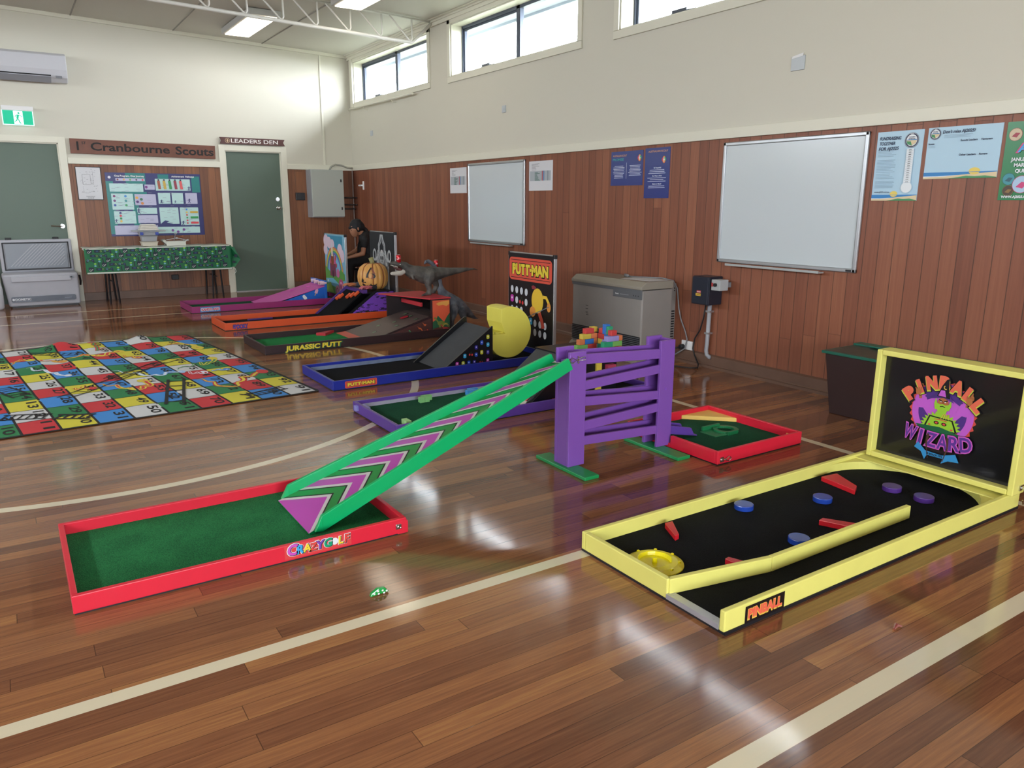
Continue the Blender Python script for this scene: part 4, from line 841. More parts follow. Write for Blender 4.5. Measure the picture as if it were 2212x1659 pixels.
def vband(s0, s1, m_):
    for sg in (-1, 1):
        pts = [(s0, sg*0.0), (s1, 0), (s1-arm, sg), (s0-arm, sg)]
        # clip against s >= 0
        out = []
        for i in range(4):
            p, q_ = pts[i], pts[(i+1) % 4]
            if p[0] >= 0: out.append(p)
            if (p[0] >= 0) != (q_[0] >= 0): f = (0-p[0])/(q_[0]-p[0]); out.append((0, p[1]+(q_[1]-p[1])*f))
        out = [(min(1, x_), y_) for x_, y_ in out]
        if len(out) > 2: a.poly(out if sg > 0 else out[::-1], m_)
k = .164/LN
while k < 1+arm:
    vband(k, k+.115*per, WC); vband(k+.115*per, k+.17*per, BKC); vband(k+.17*per, k+.465*per, GC); vband(k+.465*per, k+.52*per, BKC); vband(k+.52*per, k+.64*per, WC); k += per
a.build('chevron_print', None, t)
m = MB(); X, Y_, Z = 2.262, 2.93, .575
m.box(X-.025, X-.005, Y_-.008, Y_, Z-.015, Z+.008).tube([(X-.015, Y_-.01, Z), (X+.0, Y_-.014, Z+.014), (X+.025, Y_-.014, Z), (X+.0, Y_-.014, Z-.014), (X-.015, Y_-.01, Z)], .0025, 6)
m.cyl((X+.035, Y_, Z), .006, -.014, 'y', 10).cyl((X+.04, Y_, Z+.014), .005, -.01, 'y', 8).cyl((X+.04, Y_, Z-.014), .005, -.01, 'y', 8).tube([(X+.03, Y_-.01, Z+.004), (X+.08, Y_-.01, Z+.012), (X+.082, Y_-.01, Z-.004), (X+.03, Y_-.01, Z-.004)], .0025, 6)
m.build('hook_latch', CHROME, t)
# ---- purple zig-zag tower
t = thing('golf_tower', 'purple wooden zigzag tower of sloping channels on green feet', 'tower', (2.6, 3.0, 0))
FY0, FY1, BY0, BY1, TZT = 2.93, 2.948, 3.032, 3.05, .613
for x0, x1 in ((2.255, 2.36), (2.868, 2.972)):
    MB().box(x0, x1, FY0, FY1, .018, TZT).build('front_post', PUR, t, .003)
    MB().box(x0-.0, x1, BY0, BY1, .018, TZT+.01).build('rear_post', PUR, t, .003)
MB().box(2.256, 2.274, FY1, BY0, .018, .535).build('end_board', PUR, t, .002)
MB().box(2.954, 2.972, FY1, BY0, .15, TZT).build('end_board', PUR, t, .002)
MB().cyl((2.915, FY0, .345), .007, -.002, 'y', 12).build('screw_cap', mat('#7a4bb0', .4), t)
for (zl, zr, h) in ((.598, .566, .052), (.454, .485, .048), (.377, .335, .047), (.243, .271, .049), (.168, .14, .047)):
    c_ = thing_ = MB()
    for (y0, y1, dz) in ((FY0+.006, FY0+.022, 0), (BY0-.006, BY0+.008, .008)):
        c_.hexa([(2.31, y0, zl-h), (2.91, y0, zr-h), (2.91, y1, zr-h), (2.31, y1, zl-h)], [(2.31, y0, zl+dz), (2.91, y0, zr+dz), (2.91, y1, zr+dz), (2.31, y1, zl+dz)])
    c_.hexa([(2.275, FY0+.02, zl-h+.004), (2.953, FY0+.02, zr-h+.004), (2.953, BY0, zr-h+.004), (2.275, BY0, zl-h+.004)], [(2.275, FY0+.02, zl-h+.016), (2.953, FY0+.02, zr-h+.016), (2.953, BY0, zr-h+.016), (2.275, BY0, zl-h+.016)])
    c_.build('channel', PUR, t, .002)
GF = paint('#138a4a')
for (x0, x1, y0, y1) in ((2.235, 2.325, 2.765, 3.185), (2.838, 2.928, 2.735, 3.17)): MB().box(x0, x1, y0, y1, 0, .018).build('foot', GF, t, .003)
m = MB(); m.hexa([(2.972, FY0+.006, .08), (3.17, FY0+.006, .035), (3.17, FY0+.02, .035), (2.972, FY0+.02, .08)], [(2.972, FY0+.006, .125), (3.14, FY0+.006, .085), (3.14, FY0+.02, .085), (2.972, FY0+.02, .125)])
m.hexa([(2.972, BY0-.014, .08), (3.17, BY0-.014, .035), (3.17, BY0, .035), (2.972, BY0, .08)], [(2.972, BY0-.014, .13), (3.14, BY0-.014, .09), (3.14, BY0, .09), (2.972, BY0, .13)])
m.hexa([(2.972, FY0+.006, .075), (3.19, FY0+.006, .03), (3.19, BY0, .03), (2.972, BY0, .075)], [(2.972, FY0+.006, .083), (3.19, FY0+.006, .037), (3.19, BY0, .037), (2.972, BY0, .083)]); m.build('exit_chute', PUR2, t, .002)
# ---- small red tray
t = thing('golf_tray', 'small square red tray of green felt with a round golf cup right of the tower', 'mini golf course', (3.3, 2.92, 0))
f = MB(); x0, x1, y0, y1, h = 2.955, 3.64, 2.57, 3.27, .075
f.box(x0, x1, y0, y0+.02, .006, h).box(x0, x1, y1-.02, y1, .006, h).box(x1-.02, x1, y0+.0201, y1-.0201, .006, h).box(x0, x0+.02, y0+.0201, 2.915, .006, h).box(x0, x0+.02, 3.065, y1-.0201, .006, h).box(x0, x0+.02, 2.915, 3.065, .006, .03)
f.build('tray_frame', RED, t, .003); MB().box(x0+.004, x1-.004, y0+.004, y1-.004, 0, .012).build('tray_base', BLK, t); MB().box(x0+.02, x1-.02, y0+.02, y1-.02, .012, .024).build('felt_surface', GREENFELT2, t)
YW = paint('#e0b860', .4)
MB().prism([(3.62, 3.25), (3.38, 3.25), (3.62, 3.02)], .024, .05, 'z').build('corner_bumper', YW, t, .003); MB().prism([(3.62, 2.59), (3.62, 2.66), (3.54, 2.59)], .024, .05, 'z').build('corner_bumper', YW, t, .003)
cup = (3.42, 2.93); GP = mat('#1b6f42', .35); m = MB()
N_ = 28; pts = [(cup[0]+.075*math.cos(2*math.pi*i/N_), cup[1]+.075*math.sin(2*math.pi*i/N_)) for i in range(N_)]; ins = [(cup[0]+.05*math.cos(2*math.pi*i/N_), cup[1]+.05*math.sin(2*math.pi*i/N_)) for i in range(N_)]
for i in range(N_):
    j = (i+1) % N_; m.hexa([(*ins[i], .024), (*pts[i], .024), (*pts[j], .024), (*ins[j], .024)], [(*ins[i], .038), (*pts[i], .038), (*pts[j], .038), (*ins[j], .038)])
m.prism([(cup[0]-.15, cup[1]-.06), (cup[0]-.04, cup[1]-.068), (cup[0]-.045, cup[1]+.068), (cup[0]-.15, cup[1]+.06)], .024, .028, 'z').box(cup[0]-.12, cup[0]+.02, cup[1]+.062, cup[1]+.078, .024, .05).box(cup[0]-.06, cup[0]+.02, cup[1]-.078, cup[1]-.064, .024, .045)
m.build('golf_cup', GP, t, .001)
hook(t, 2.985, 2.57, .03, 1.1); m = MB().box(2.93, 2.955, 3.2, 3.22, .03, .055).cyl((2.935, 3.21, .04), .01, -.02, 'x', 10); m.build('latch', CHROME, t)
# ---- pinball course
YEL = mat('#dcd672', .4, wear=.07, bump=.2, bscale=25)
t = thing('golf_course_game', 'yellow pinball golf course with black felt and wizard picture backboard', 'mini golf course', (2.7, 1.8, 0))
x0, x1, y0, y1, h, wt = 1.745, 3.66, 1.445, 2.17, .083, .022
f = MB().box(x0, x1, y0, y0+wt, .01, h).box(x0, x1, y1-wt, y1, .01, h).box(x0, x0+wt, 1.70, y1-wt, .01, h).box(x1-wt, x1, y0+wt, y1-wt, .01, h)
f.build('tray_frame', YEL, t, .004); MB().box(x0+.003, x1-.003, y0-.002, y1+.002, 0, .012).build('tray_base', BLK, t); MB().box(x0+.015, x1-wt, y0+wt, y1-wt, .012, .026).build('felt_surface', BLACKFELT, t)
MB().box(x0-.003, x0+.03, y0+wt, 1.70, .012, .03).cyl((x0+.012, 1.68, .03), .004, .001, 'z', 8).cyl((x0+.012, 1.5, .03), .004, .001, 'z', 8).build('edge_strip', mat('#b3b4bc', .4, .6), t)
# divider rail
def bar(p, q, w_, z0, z1):
    d_ = Vector((q[0]-p[0], q[1]-p[1])); n_ = Vector((-d_.y, d_.x)).normalized()*w_/2
    return [(p[0]-n_.x, p[1]-n_.y), (q[0]-n_.x, q[1]-n_.y), (q[0]+n_.x, q[1]+n_.y), (p[0]+n_.x, p[1]+n_.y)]
dA, dB, dC = (x0+.01, 1.705), (2.185, 1.625), (3.08, 1.625)
MB().prism(bar(dA, dB, .022, 0, 0), .026, h, 'z').build('divider_rail', YEL, t, .003); MB().prism(bar(dB, dC, .022, 0, 0), .026, h, 'z').build('divider_rail', YEL, t, .003)
# curved corner fills
for (cx, cyy, sx_, sy_) in ((x1-.02, y1-wt, -1, -1), (x1-.02, y0+wt, -1, 1)):
    pts = [(cx, cyy)]; 
    for i in range(13): u = R(90*i/12); pts.append((cx+sx_*.36*(1-math.sin(u)), cyy+sy_*.36*(1-math.cos(u))*.98))
    MB().prism(pts, .026, .066, 'z').build('corner_fill', YEL, t, .002)
MB().box(3.50, 3.64, y0+wt, y1-wt, .066, .072).build('back_ledge', YEL, t, .002)
# discs
BLD, PUD = mat('#1f3f9a', .25, coat=.5), mat('#4a2a78', .3, coat=.3)
for px, m_, lb in (((1607, 1090), BLD, 'blue disc bumper'), ((1777, 1074), BLD, 'blue disc bumper'), ((1726, 1162), BLD, 'blue disc bumper'), ((1927, 1051), PUD, 'purple disc bumper'), ((1996, 1073), PUD, 'purple disc bumper')):
    p = fl(*px, .045); MB().cyl((p[0], p[1], .026), .042, .024, 'z', 36).build('disc_bumper', m_, t, .003, label=lb)
RD = mat('#c8202c', .3, coat=.2)
def flip(pts): MB().prism([fl(*p, .05)[:2] for p in pts], .026, .05, 'z').build('flipper', RD, t, .003)
flip([(1774, 1029), (1808, 1022), (1851, 1049), (1847, 1059)]); flip([(1436, 1129), (1453, 1125), (1467, 1153), (1459, 1157)])
flip([(1769, 1123), (1777, 1118), (1890, 1136), (1872, 1144)]); flip([(1566, 1206), (1574, 1202), (1636, 1219), (1622, 1229)])
cp_ = fl(1409, 1217, .028); YC = mat('#e8da00', .3, coat=.4); m = MB()
cp_ = (cp_[0]+.012, cp_[1], 0); m.lathe((cp_[0], cp_[1], .026), [(.108, 0), (.107, .003), (.085, .014), (.065, .018), (.062, .017), (.058, .004), (.01, .004), (.008, .022), (.002, .023)], 40)
for i in range(8): u = 2*math.pi*i/8; m.box(cp_[0]+.09*math.cos(u)-.004, cp_[0]+.09*math.cos(u)+.004, cp_[1]+.09*math.sin(u)-.004, cp_[1]+.09*math.sin(u)+.004, .03, .042)
m.build('putting_cup', YC, t, smooth=False)
a = Art(on_back(y0, x0+.095, .012)); a.rect(0, 0, .195, .06, mat('#141013', .35)).layer(); a.text('PINBALL', .098, .012, .036, mat('#e0b84a', .4), w=.165, bold=.085).layer(); a.text('PINBALL', .098, .016, .032, mat('#e2604a', .4), w=.163, bold=.05); a.build('name_sticker', None, t)
# backboard box (the folded up lid)
bx0, bx1, by0, by1, bz0, bz1 = 3.55, 3.655, 1.43, 2.125, .083, .63
f = MB(); r_ = .026
f.box(bx0, bx1, by1-r_, by1, bz0, bz1).box(bx0, bx1, by0, by0+r_, bz0, bz1).box(bx0, bx1, by0+r_, by1-r_, bz1-r_, bz1).box(bx0, bx1, by0+r_, by1-r_, bz0, bz0+r_); f.build('backboard_frame', YEL, t, .004)
MB().box(bx0+.045, bx1-.01, by0+r_, by1-r_, bz0+r_, bz1-r_).build('backboard', mat('#0b0c10', .3, coat=.4), t)
BW, BH = by1-by0-2*r_, bz1-bz0-2*r_
a = Art(on_side(bx0+.045, by1-r_, bz0+r_)); cu, cv = BW*.47, BH*.55
PI_, PU_, ORF, LIM, SKN = mat('#b958c0', .4), mat('#4a2a7a', .4), mat('#c8483c', .4), mat('#8fc030', .4), mat('#a8653a', .4); KB = mat('#0c0b10', .4)
fl_ = []
for i in range(48): u = R(-48+276*i/47); rr = .158 if i % 2 else .146; fl_.append((cu+rr*math.cos(u), cv-.01+rr*math.sin(u)))
a.poly([(cu, cv-.02)]+fl_, ORF).layer()
a.poly([(cu, cv-.02)]+[(cu+.144*math.cos(R(-45+270*i/40)), cv-.01+.144*math.sin(R(-45+270*i/40))) for i in range(41)], PI_).layer()
a.poly([(cu, cv-.02)]+[(cu+.112*math.cos(R(-45+270*i/40)), cv-.012+.112*math.sin(R(-45+270*i/40))) for i in range(41)], PU_).layer()
a.poly([(cu-.11, cv+.02), (cu-.03, cv+.065), (cu+.03, cv+.065), (cu+.11, cv+.02), (cu+.06, cv-.04), (cu-.06, cv-.04)], PI_).oval(cu-.07, cv+.085, .035, .022, PU_).oval(cu+.07, cv+.085, .035, .022, PU_).layer()
for sg in (-1, 1): a.poly([(cu+sg*.06, cv+.0), (cu+sg*.08, cv+.05), (cu+sg*.118, cv+.07), (cu+sg*.135, cv+.03), (cu+sg*.11, cv-.005)], PI_).layer(); a.oval(cu+sg*.118, cv+.085, .017, .02, SKN).line([(cu+sg*.112, cv+.075), (cu+sg*.108, cv+.04)], .014, SKN); [a.oval(cu+sg*(.106+.009*i), cv+.106, .005, .008, SKN) for i in range(3)]
a.oval(cu, cv+.04, .026, .024, SKN).layer(); a.line([(cu-.02, cv+.053), (cu-.004, cv+.046)], .005, KB).line([(cu+.02, cv+.053), (cu+.004, cv+.046)], .005, KB).oval(cu-.01, cv+.044, .004, .002, WHT).oval(cu+.01, cv+.044, .004, .002, WHT).poly([(cu-.003, cv+.046), (cu+.003, cv+.046), (cu+.006, cv+.032), (cu-.006, cv+.032)], mat('#8a4a2a', .4))
a.poly([(cu-.034, cv+.06), (cu-.027, cv+.035), (cu-.012, cv+.03), (cu, cv+.034), (cu+.012, cv+.03), (cu+.027, cv+.035), (cu+.036, cv+.06), (cu+.04, cv+.03), (cu+.03, cv+.005), (cu+.024, cv+.008), (cu+.016, cv-.02), (cu+.008, cv-.012), (cu, cv-.035), (cu-.008, cv-.014), (cu-.018, cv-.02), (cu-.024, cv+.006), (cu-.034, cv+.002), (cu-.04, cv+.03)], LIM).line([(cu-.012, cv+.02), (cu, cv+.023), (cu+.012, cv+.02)], .004, KB)
def hat():
    a.poly([(cu-.052, cv+.052), (cu, cv+.066), (cu+.052, cv+.048), (cu+.032, cv+.075), (cu-.03, cv+.078)], PU_).poly([(cu-.03, cv+.068), (cu+.032, cv+.064), (cu+.022, cv+.1), (cu+.018, cv+.15), (cu+.024, cv+.162), (cu+.006, cv+.152), (cu-.012, cv+.12)], KB).poly([(cu-.024, cv+.072), (cu+.012, cv+.07), (cu+.004, cv+.1), (cu-.014, cv+.1)], PI_).ring(cu+.006, cv+.115, .01, .01, .004, mat('#d8b04a', .4), 120, 300)
st = []
for i in range(30): u = R(180*i/29); rr = .098 if i % 2 else .08; st.append((cu+rr*math.cos(u), cv-.085+.85*rr*math.sin(u)))
a.poly(st, LIM).layer(); a.poly([(cu-.075, cv-.085), (cu-.055, cv-.03), (cu+.055, cv-.035), (cu+.08, cv-.09)], KB).layer(); a.poly([(cu-.066, cv-.083), (cu-.05, cv-.036), (cu+.05, cv-.04), (cu+.07, cv-.088)], LIM).layer()
a.oval(cu-.018, cv-.06, .012, .008, KB).oval(cu+.018, cv-.061, .012, .008, KB).oval(cu-.018, cv-.06, .007, .005, ORF).oval(cu+.018, cv-.061, .007, .005, ORF).line([(cu-.03, cv-.044), (cu, cv-.042), (cu+.03, cv-.046)], .004, ORF).oval(cu-.05, cv-.075, .006, .004, ORF).oval(cu+.055, cv-.08, .006, .004, ORF)
for i in range(4): a.line([(cu+.012+.006*i, cv-.01), (cu+.0+.012*i, cv-.036)], .0025, mat('#d8b04a', .4))
a.poly([(cu-.115, cv-.085), (cu, cv-.078), (cu+.115, cv-.1), (cu+.09, cv-.125), (cu, cv-.115), (cu-.09, cv-.105)], mat('#0f5a35', .4))
def arcword(s, R0, a0, a1, h, cols, vc, w_=None, bold=.05, flip_=False):
    n_ = len(s)
    for (m_, bb, dh) in cols:
        for i, ch in enumerate(s):
            an = a0+(a1-a0)*i/(n_-1); u = cu+R0*math.cos(R(an)); v = vc+R0*math.sin(R(an))
            a.text(ch, u, v-h*.5*(1 if not flip_ else 1)+dh, h, m_, w=w_[i] if w_ else None, bold=bb, rot=(an-90)*.8 if not flip_ else (an-270)*.8)
        a.layer()
arcword('PINBALL', .178, 143, 38, .058, ((KB, .16, 0), (mat('#b8c040', .4), .1, -.002), (mat('#d8644a', .4), .08, .004)), cv-.045, [.038, None, .042, .038, .042, .032, .034])
hat()
for sg in (-1, 1): a.layer(); a.oval(cu+sg*.118, cv+.072, .014, .016, SKN); [a.line([(cu+sg*(.108+.007*i), cv+.078), (cu+sg*(.107+.009*i), cv+.096-.002*i)], .0055, SKN) for i in range(4)]
arcword('WIZARD', .62, 257, 282.5, .07, ((KB, .1, 0), (mat('#c458b8', .4), .08, 0), (mat('#5a2f8a', .4), .02, 0)), cv+.475, [.055, None, .045, .045, .045, .05], flip_=True)
a.poly([(cu-.105, cv-.2), (cu-.09, cv-.17), (cu-.05, cv-.205), (cu+.03, cv-.21), (cu+.09, cv-.19), (cu+.11, cv-.225), (cu+.06, cv-.23), (cu+.03, cv-.25), (cu+.035, cv-.225), (cu-.04, cv-.225), (cu-.05, cv-.25), (cu-.07, cv-.215)], mat('#2f87c0', .4)).layer()
for sg in (-1, 1): a.line([(cu+sg*.045, cv-.12), (cu+sg*.05, cv-.17), (cu+sg*.035, cv-.24)], .01, mat('#4a2c22', .5), lambda q: 1.1-.8*q)
a.text('© ROACH 1974', cu-.005, cv-.222, .011, KB, w=.075, bold=.04)
a.build('artwork', None, t)
MB().box(3.6, 3.64, 1.425, 1.43, .1, .125).cyl((3.62, 1.425, .112), .01, -.012, 'y', 12).tube([(3.62, 1.417, .112), (3.63, 1.41, .08), (3.64, 1.41, .05), (3.62, 1.412, .04), (3.61, 1.412, .06)], .003, 6).build('latch', CHROME, t)
# ---- blue Putt-Man course
BLUE = paint('#1b2a8f'); BKP = mat('#101116', .35, wear=.1)
def lid_panel(t, x0, x1, y0, y1, z0, z1, face, edge=ALU):
    f = MB()
    f.box(x0, x1, y0, y0+.014, z0, z1).box(x0, x1, y1-.014, y1, z0, z1).box(x0, x1, y0, y1, z1-.012, z1).box(x0, x1, y0, y1, z0, z0+.012); f.build('panel_edge', edge, t, .002)
    MB().box(x0-.002, x1-.004, y0+.008, y1-.008, z0+.008, z1-.008).build('panel', face, t)
    c = MB()
    for (y, z) in ((y0, z0), (y0, z1-.03), (y1-.02, z1-.03)): c.box(x0-.003, x1+.002, y-.003, y+.02, z-.001, z+.033)
    c.build('corner_cap', BLK, t, .003)
    return Art(on_side(x0-.002, y1, z0))
t = thing('golf_course_game', 'blue golf course with black felt, yellow disc tunnel and black backboard', 'mini golf course', (2.8, 5.5, 0))
x0, x1, y0, y1 = 1.845, 3.825, 5.18, 5.865
tray(t, x0, x1, y0, y1, .075, BLUE, BLACKFELT, inner=mat('#7d8aa8', .4, .3, wear=.4))
def logo(a, u, v, w_, h, on_black=False):
    a.rect(u, v, u+w_, v+h, mat('#cf5240', .35), h*.2).layer()
    for q_ in (.1,): a.rect(u+w_*.04, v+h*q_, u+w_*.96, v+h*(q_+.025), BLK).rect(u+w_*.04, v+h*(1-q_-.025), u+w_*.96, v+h*(1-q_), BLK)
    a.text('PUTT·MAN', u+w_/2, v+h*.27, h*.46, BLK, w=w_*.84, bold=.1).layer(); a.text('PUTT·MAN', u+w_/2-.001, v+h*.29, h*.43, mat('#dcc63c', .4), w=w_*.82, bold=.065); a.layer()
a = Art(on_back(y0, x0+.09, .012)); logo(a, 0, 0, .25, .052); a.build('name_sticker', None, t)
hook(t, x1-.06, y0, .05, 1.0)
# ramp with side panel
MB().prism([(2.78, .03), (3.23, .33), (3.23, .318), (2.79, .02)], y0+.1, y0+.5, 'y').build('ramp_deck', mat('#3a3d42', .8, wear=.15, bump=.6, bscale=120), t)
MB().prism([(2.76, .026), (3.24, .352), (3.24, .026)], y0+.07, y0+.085, 'y').build('ramp_side', BKP, t)
MB().prism([(2.73, .03), (3.22, .375), (3.24, .375), (3.24, .31), (2.78, .022)], y0+.5, y0+.515, 'y').build('ramp_side', BKP, t)
MB().box(2.9, 3.2, y0+.045, y0+.06, .024, .06).build('ramp_stop', BLUE, t)
a = Art(on_back(y0+.07, 2.76, .026))
gh = {'m': '#b83aa0', 'y': '#c4c43a', 'b': '#2a4ab8', 'c': '#2f9fd0', 'i': '#3a2f9a'}
def blob(a, u, v, s, cc): a.rect(u-s*.75, v-s*.9, u+s*.75, v+s*.95, mat(gh[cc], .35), s*.5).layer(); a.oval(u, v+s*.15, s*.28, s*.3, mat('#d8dbe4', .4))
def cherry(a, u, v, s): a.oval(u-s*.6, v-s*.3, s*.42, s*.48, mat('#c43a3a', .35)).oval(u+s*.6, v-s*.45, s*.42, s*.48, mat('#c43a3a', .35)).line([(u-s*.5, v), (u+s*.2, v+s*.9), (u+s*.5, v-.1*s)], s*.1, mat('#4a6a4a', .5))
S = .0185
for (u, v, k_) in ((.145, .045, 'm'), (.2, .045, 'y'), (.252, .045, 'b'), (.303, .045, 'i'), (.43, .045, 'm'), (.215, .105, 'c'), (.32, .105, 'b'), (.372, .12, 'y'), (.43, .115, 'i'), (.32, .165, 'i'), (.372, .2, 'b'), (.43, .178, 'c'), (.43, .242, 'y')): blob(a, u, v, S, k_)
cherry(a, .365, .045, S); cherry(a, .268, .118, S); a.build('side_print', None, t)
# yellow round tunnel block with a notch where the ramp feeds in
YD = mat('#dfd65c', .45, wear=.05, bump=.1)
cx, cz_, r0, Y0, Y1 = 3.44, .275, .215, y0+.12, y0+.36
pts = []
for i in range(0, 61):
    an = R(112-i*6); 
    if an < R(-158): break
    x_, z_ = cx+r0*math.cos(an), cz_+r0*math.sin(an)
    if x_ < 3.243: x_ = 3.243
    pts.append((x_, z_))
pts = [p for p in pts if not (p[0] <= 3.2431 and p[1] > .27)]
pts += [(3.243, .268), (3.395, .268), (3.36, .36)]
MB().prism(pts, Y0, Y1, 'y').build('disc_tunnel', YD, t, .004)
MB().box(3.25, 3.39, Y0+.03, Y1-.03, .268, .28).box(3.3, 3.33, Y0+.0, Y0+.03, .268, .285).build('tunnel_lip', YD, t, .002)
a = lid_panel(t, 3.79, 3.82, 5.165, 5.865, .075, .905, BKP)
W_, H_ = .7, .83
logo(a, .02, H_-.245, .655, .2)
WD = mat('#c5cad2', .35)
for i in range(4):
    a.oval(.07+.075*i, .5-.004*i, .023, .032, WD)
for i in (1, 3): a.oval(.07+.075*i, .41-.004*i, .023, .032, WD)
for i in range(3): a.oval(.07+.075*i, .32, .023, .032, WD).oval(.435+.075*i, .23-.004*i, .023, .032, WD).oval(.435+.075*i, .15-.004*i, .023, .032, WD)
blob(a, .07, .415, .035, 'm'); cherry(a, .22, .405, .035); blob(a, .37, .24, .032, 'c')
OY = mat('#dcb83a', .4); OO = mat('#d08a3f', .4)   # plain stand-in for the golfer figure: a big yellow ball, club and clothes colours
a.oval(.47, .43, .088, .108, OY).poly([(.38, .55), (.41, .56), (.45, .545), (.44, .525), (.39, .525)], mat('#8f2f3a', .4)).line([(.55, .47), (.6, .47), (.64, .42)], .03, OY).layer()
a.oval(.64, .39, .028, .04, OO).oval(.4, .33, .045, .045, OO).line([(.5, .33), (.54, .26), (.56, .2)], .045, mat('#b84a3a', .4)).line([(.64, .395), (.42, .31), (.32, .27), (.3, .29)], .008, mat('#6a6f78', .4))
a.build('backboard_print', None, t)
# ---- purple block course
t = thing('golf_course_game', 'purple golf course of green felt with a decal ramp and wall of toy blocks', 'mini golf course', (2.75, 4.26, 0))
x0, x1, y0, y1 = 1.765, 3.76, 3.925, 4.6
tray(t, x0, x1, y0, y1, .07, PUR2, GREENFELT2, inner=mat('#a9a6b8', .5, .2, wear=.4))
MB().box(3.0, x1-.02, y0+.02, y1-.02, .024, .027).build('black_felt', BLACKFELT, t)
def tetro(name, px, cells, m_, s=.036, h=.035):
    p = fl(*px, .04); m = MB()
    for (i, j) in cells: m.box(p[0]+i*s, p[0]+(i+1)*s-.001, p[1]+j*s, p[1]+(j+1)*s-.001, .024, .024+h)
    m.build(name, m_, t, .002)
tetro('block_obstacle', (785, 885), [(0, 0), (0, 1), (-1, 1), (0, -1)], mat('#8f8fd0', .5)); tetro('block_obstacle', (908, 866), [(0, 0), (1, 0), (1, 1), (2, 1)], mat('#7ab872', .5)); tetro('block_obstacle', (1010, 850), [(0, 0), (1, 0), (1, 1), (2, 1)], mat('#3f8fd0', .5)); tetro('block_obstacle', (878, 917), [(0, 0), (0, 1)], mat('#a8d890', .5))
a = Art(on_back(y0, x0+.13, .014)); a.rect(0, 0, .2, .045, BLK).layer(); a.rect(.02, .01, .035, .036, mat('#d8763a', .4)).rect(.045, .01, .07, .036, mat('#3f8fd0', .4)); a.build('name_sticker', None, t)
MB().prism([(2.72, .026), (3.1, .31), (3.1, .298), (2.74, .022)], y0+.1, y0+.5, 'y').build('ramp_deck', mat('#3d3f42', .6), t)
MB().prism([(2.74, .026), (3.11, .32), (3.49, .32), (3.49, .026)], y0+.075, y0+.095, 'y').build('platform_side', BKP, t); MB().box(3.1, 3.49, y0+.095, y0+.52, .3, .32).build('platform_top', BKP, t); MB().box(3.47, 3.49, y0+.095, y0+.52, .026, .3).box(3.1, 3.49, y0+.5, y0+.52, .026, .3).build('platform_back', BKP, t)
MB().box(3.3, 3.345, y0+.06, y0+.075, .026, .3).build('yellow_strip', mat('#d8c24a', .5), t)
m = MB(); m.box(2.92, 3.14, y0+.03, y0+.06, .026, .06).box(3.0, 3.14, y0+.03, y0+.06, .06, .1).box(3.38, 3.45, y0+.03, y0+.07, .16, .24); m.build('pink_block', mat('#a83a5a', .5), t, .002)
dA, dB = Vector((2.72, 0, .032)), Vector((3.1, 0, .314))
a = Art(lambda u, v, k: (dA.x+(dB.x-dA.x)*u-.6*k, y0+.1+v, dA.z+(dB.z-dA.z)*u+.8*k)); S = .028; a.rect(.0, 0, .08, .4, mat('#c9c4ba', .5))
DC = ['#c4475a', '#c86a3a', '#2f9a50', '#c9c43a', '#3556b8', '#b84a8a', '#2f9a50']
for j in range(13):
    for i in range(6):
        k_ = (i*3+j*5) % 7
        if i > 3 and (i+j) % 3: continue
        a.rect(.08+i*.075, .012+j*.029, .08+i*.075+.068, .012+j*.029+.026, mat(DC[(i+(j//2)) % 7], .4))
a.build('decals', None, t)
bw = thing('block_wall', '', '', (3.3, 4.02, .32)); del bw['label'], bw['category']; bw.parent = t; bw.location = Vector((3.3, 4.02, .32))-Vector(t.location)
CB = {'r': '#c4403f', 'b': '#2f6fc0', 'g': '#2a9a70', 'l': '#74b05a', 'o': '#d0784a', 'y': '#d0b84a', 'p': '#9a90d0', 't': '#1f7a5a'}
CN = {'r': 'red block', 'b': 'blue block', 'g': 'teal block', 'l': 'light green block', 'o': 'orange block', 'y': 'yellow block', 'p': 'lilac block', 't': 'dark green block'}
def blk(px0, px1, Y, row, cc, dep=.04, rows=1.):
    z = .32+row*.0375; a0 = wb(px0, 750, Y)[0]; a1 = wb(px1, 750, Y)[0]
    MB().box(a0, a1-.001, Y, Y+dep, z, z+.0365*rows).build('block', mat(CB[cc], .55), bw, .003, label=CN[cc])
for q_ in ((1298, 1317, 0, 'b'), (1317, 1337, 0, 'r'), (1337, 1344, 0, 'o'), (1305, 1324, 1, 'g'), (1324, 1344, 1, 'l'), (1312, 1337, 2, 'p'), (1337, 1344.5, 2, 'o')): blk(q_[0], q_[1], 3.99, q_[2], q_[3])
blk(1320, 1332, 4.0, 3, 'r'); blk(1314, 1320, 4.04, 3, 'o', .05, .5)
for q_ in ((1247, 1270, 0, 'l'), (1270, 1289, 0, 'r'), (1252, 1264, 1, 'o'), (1264, 1283, 1, 'b'), (1283, 1290, 1, 'o'), (1258, 1277, 2, 'y'), (1277, 1290, 2, 'o'), (1265, 1283, 3, 'r')): blk(q_[0], q_[1], 4.16, q_[2], q_[3])
blk(1279, 1290, 4.2, 3, 'y')
xm = wb(1290, 750, 4.16)[0]
for (ya, yb, row, cc, hh) in ((4.04, 4.16, 0, 't', 1), (4.11, 4.16, 1, 'y', 1), (4.04, 4.11, 1, 'p', 1), (4.09, 4.16, 2, 'r', 1), (4.042, 4.09, 2, 'b', 1), (4.11, 4.15, 3, 'r', 1.0), (4.07, 4.11, 3, 'b', 1.9), (4.042, 4.069, 3, 'g', 1.6)):
    MB().box(xm, xm+.04, ya, yb-.001, .32+row*.0375, .32+row*.0375+.0365*hh).build('block', mat(CB[cc], .55), bw, .003, label=CN[cc])
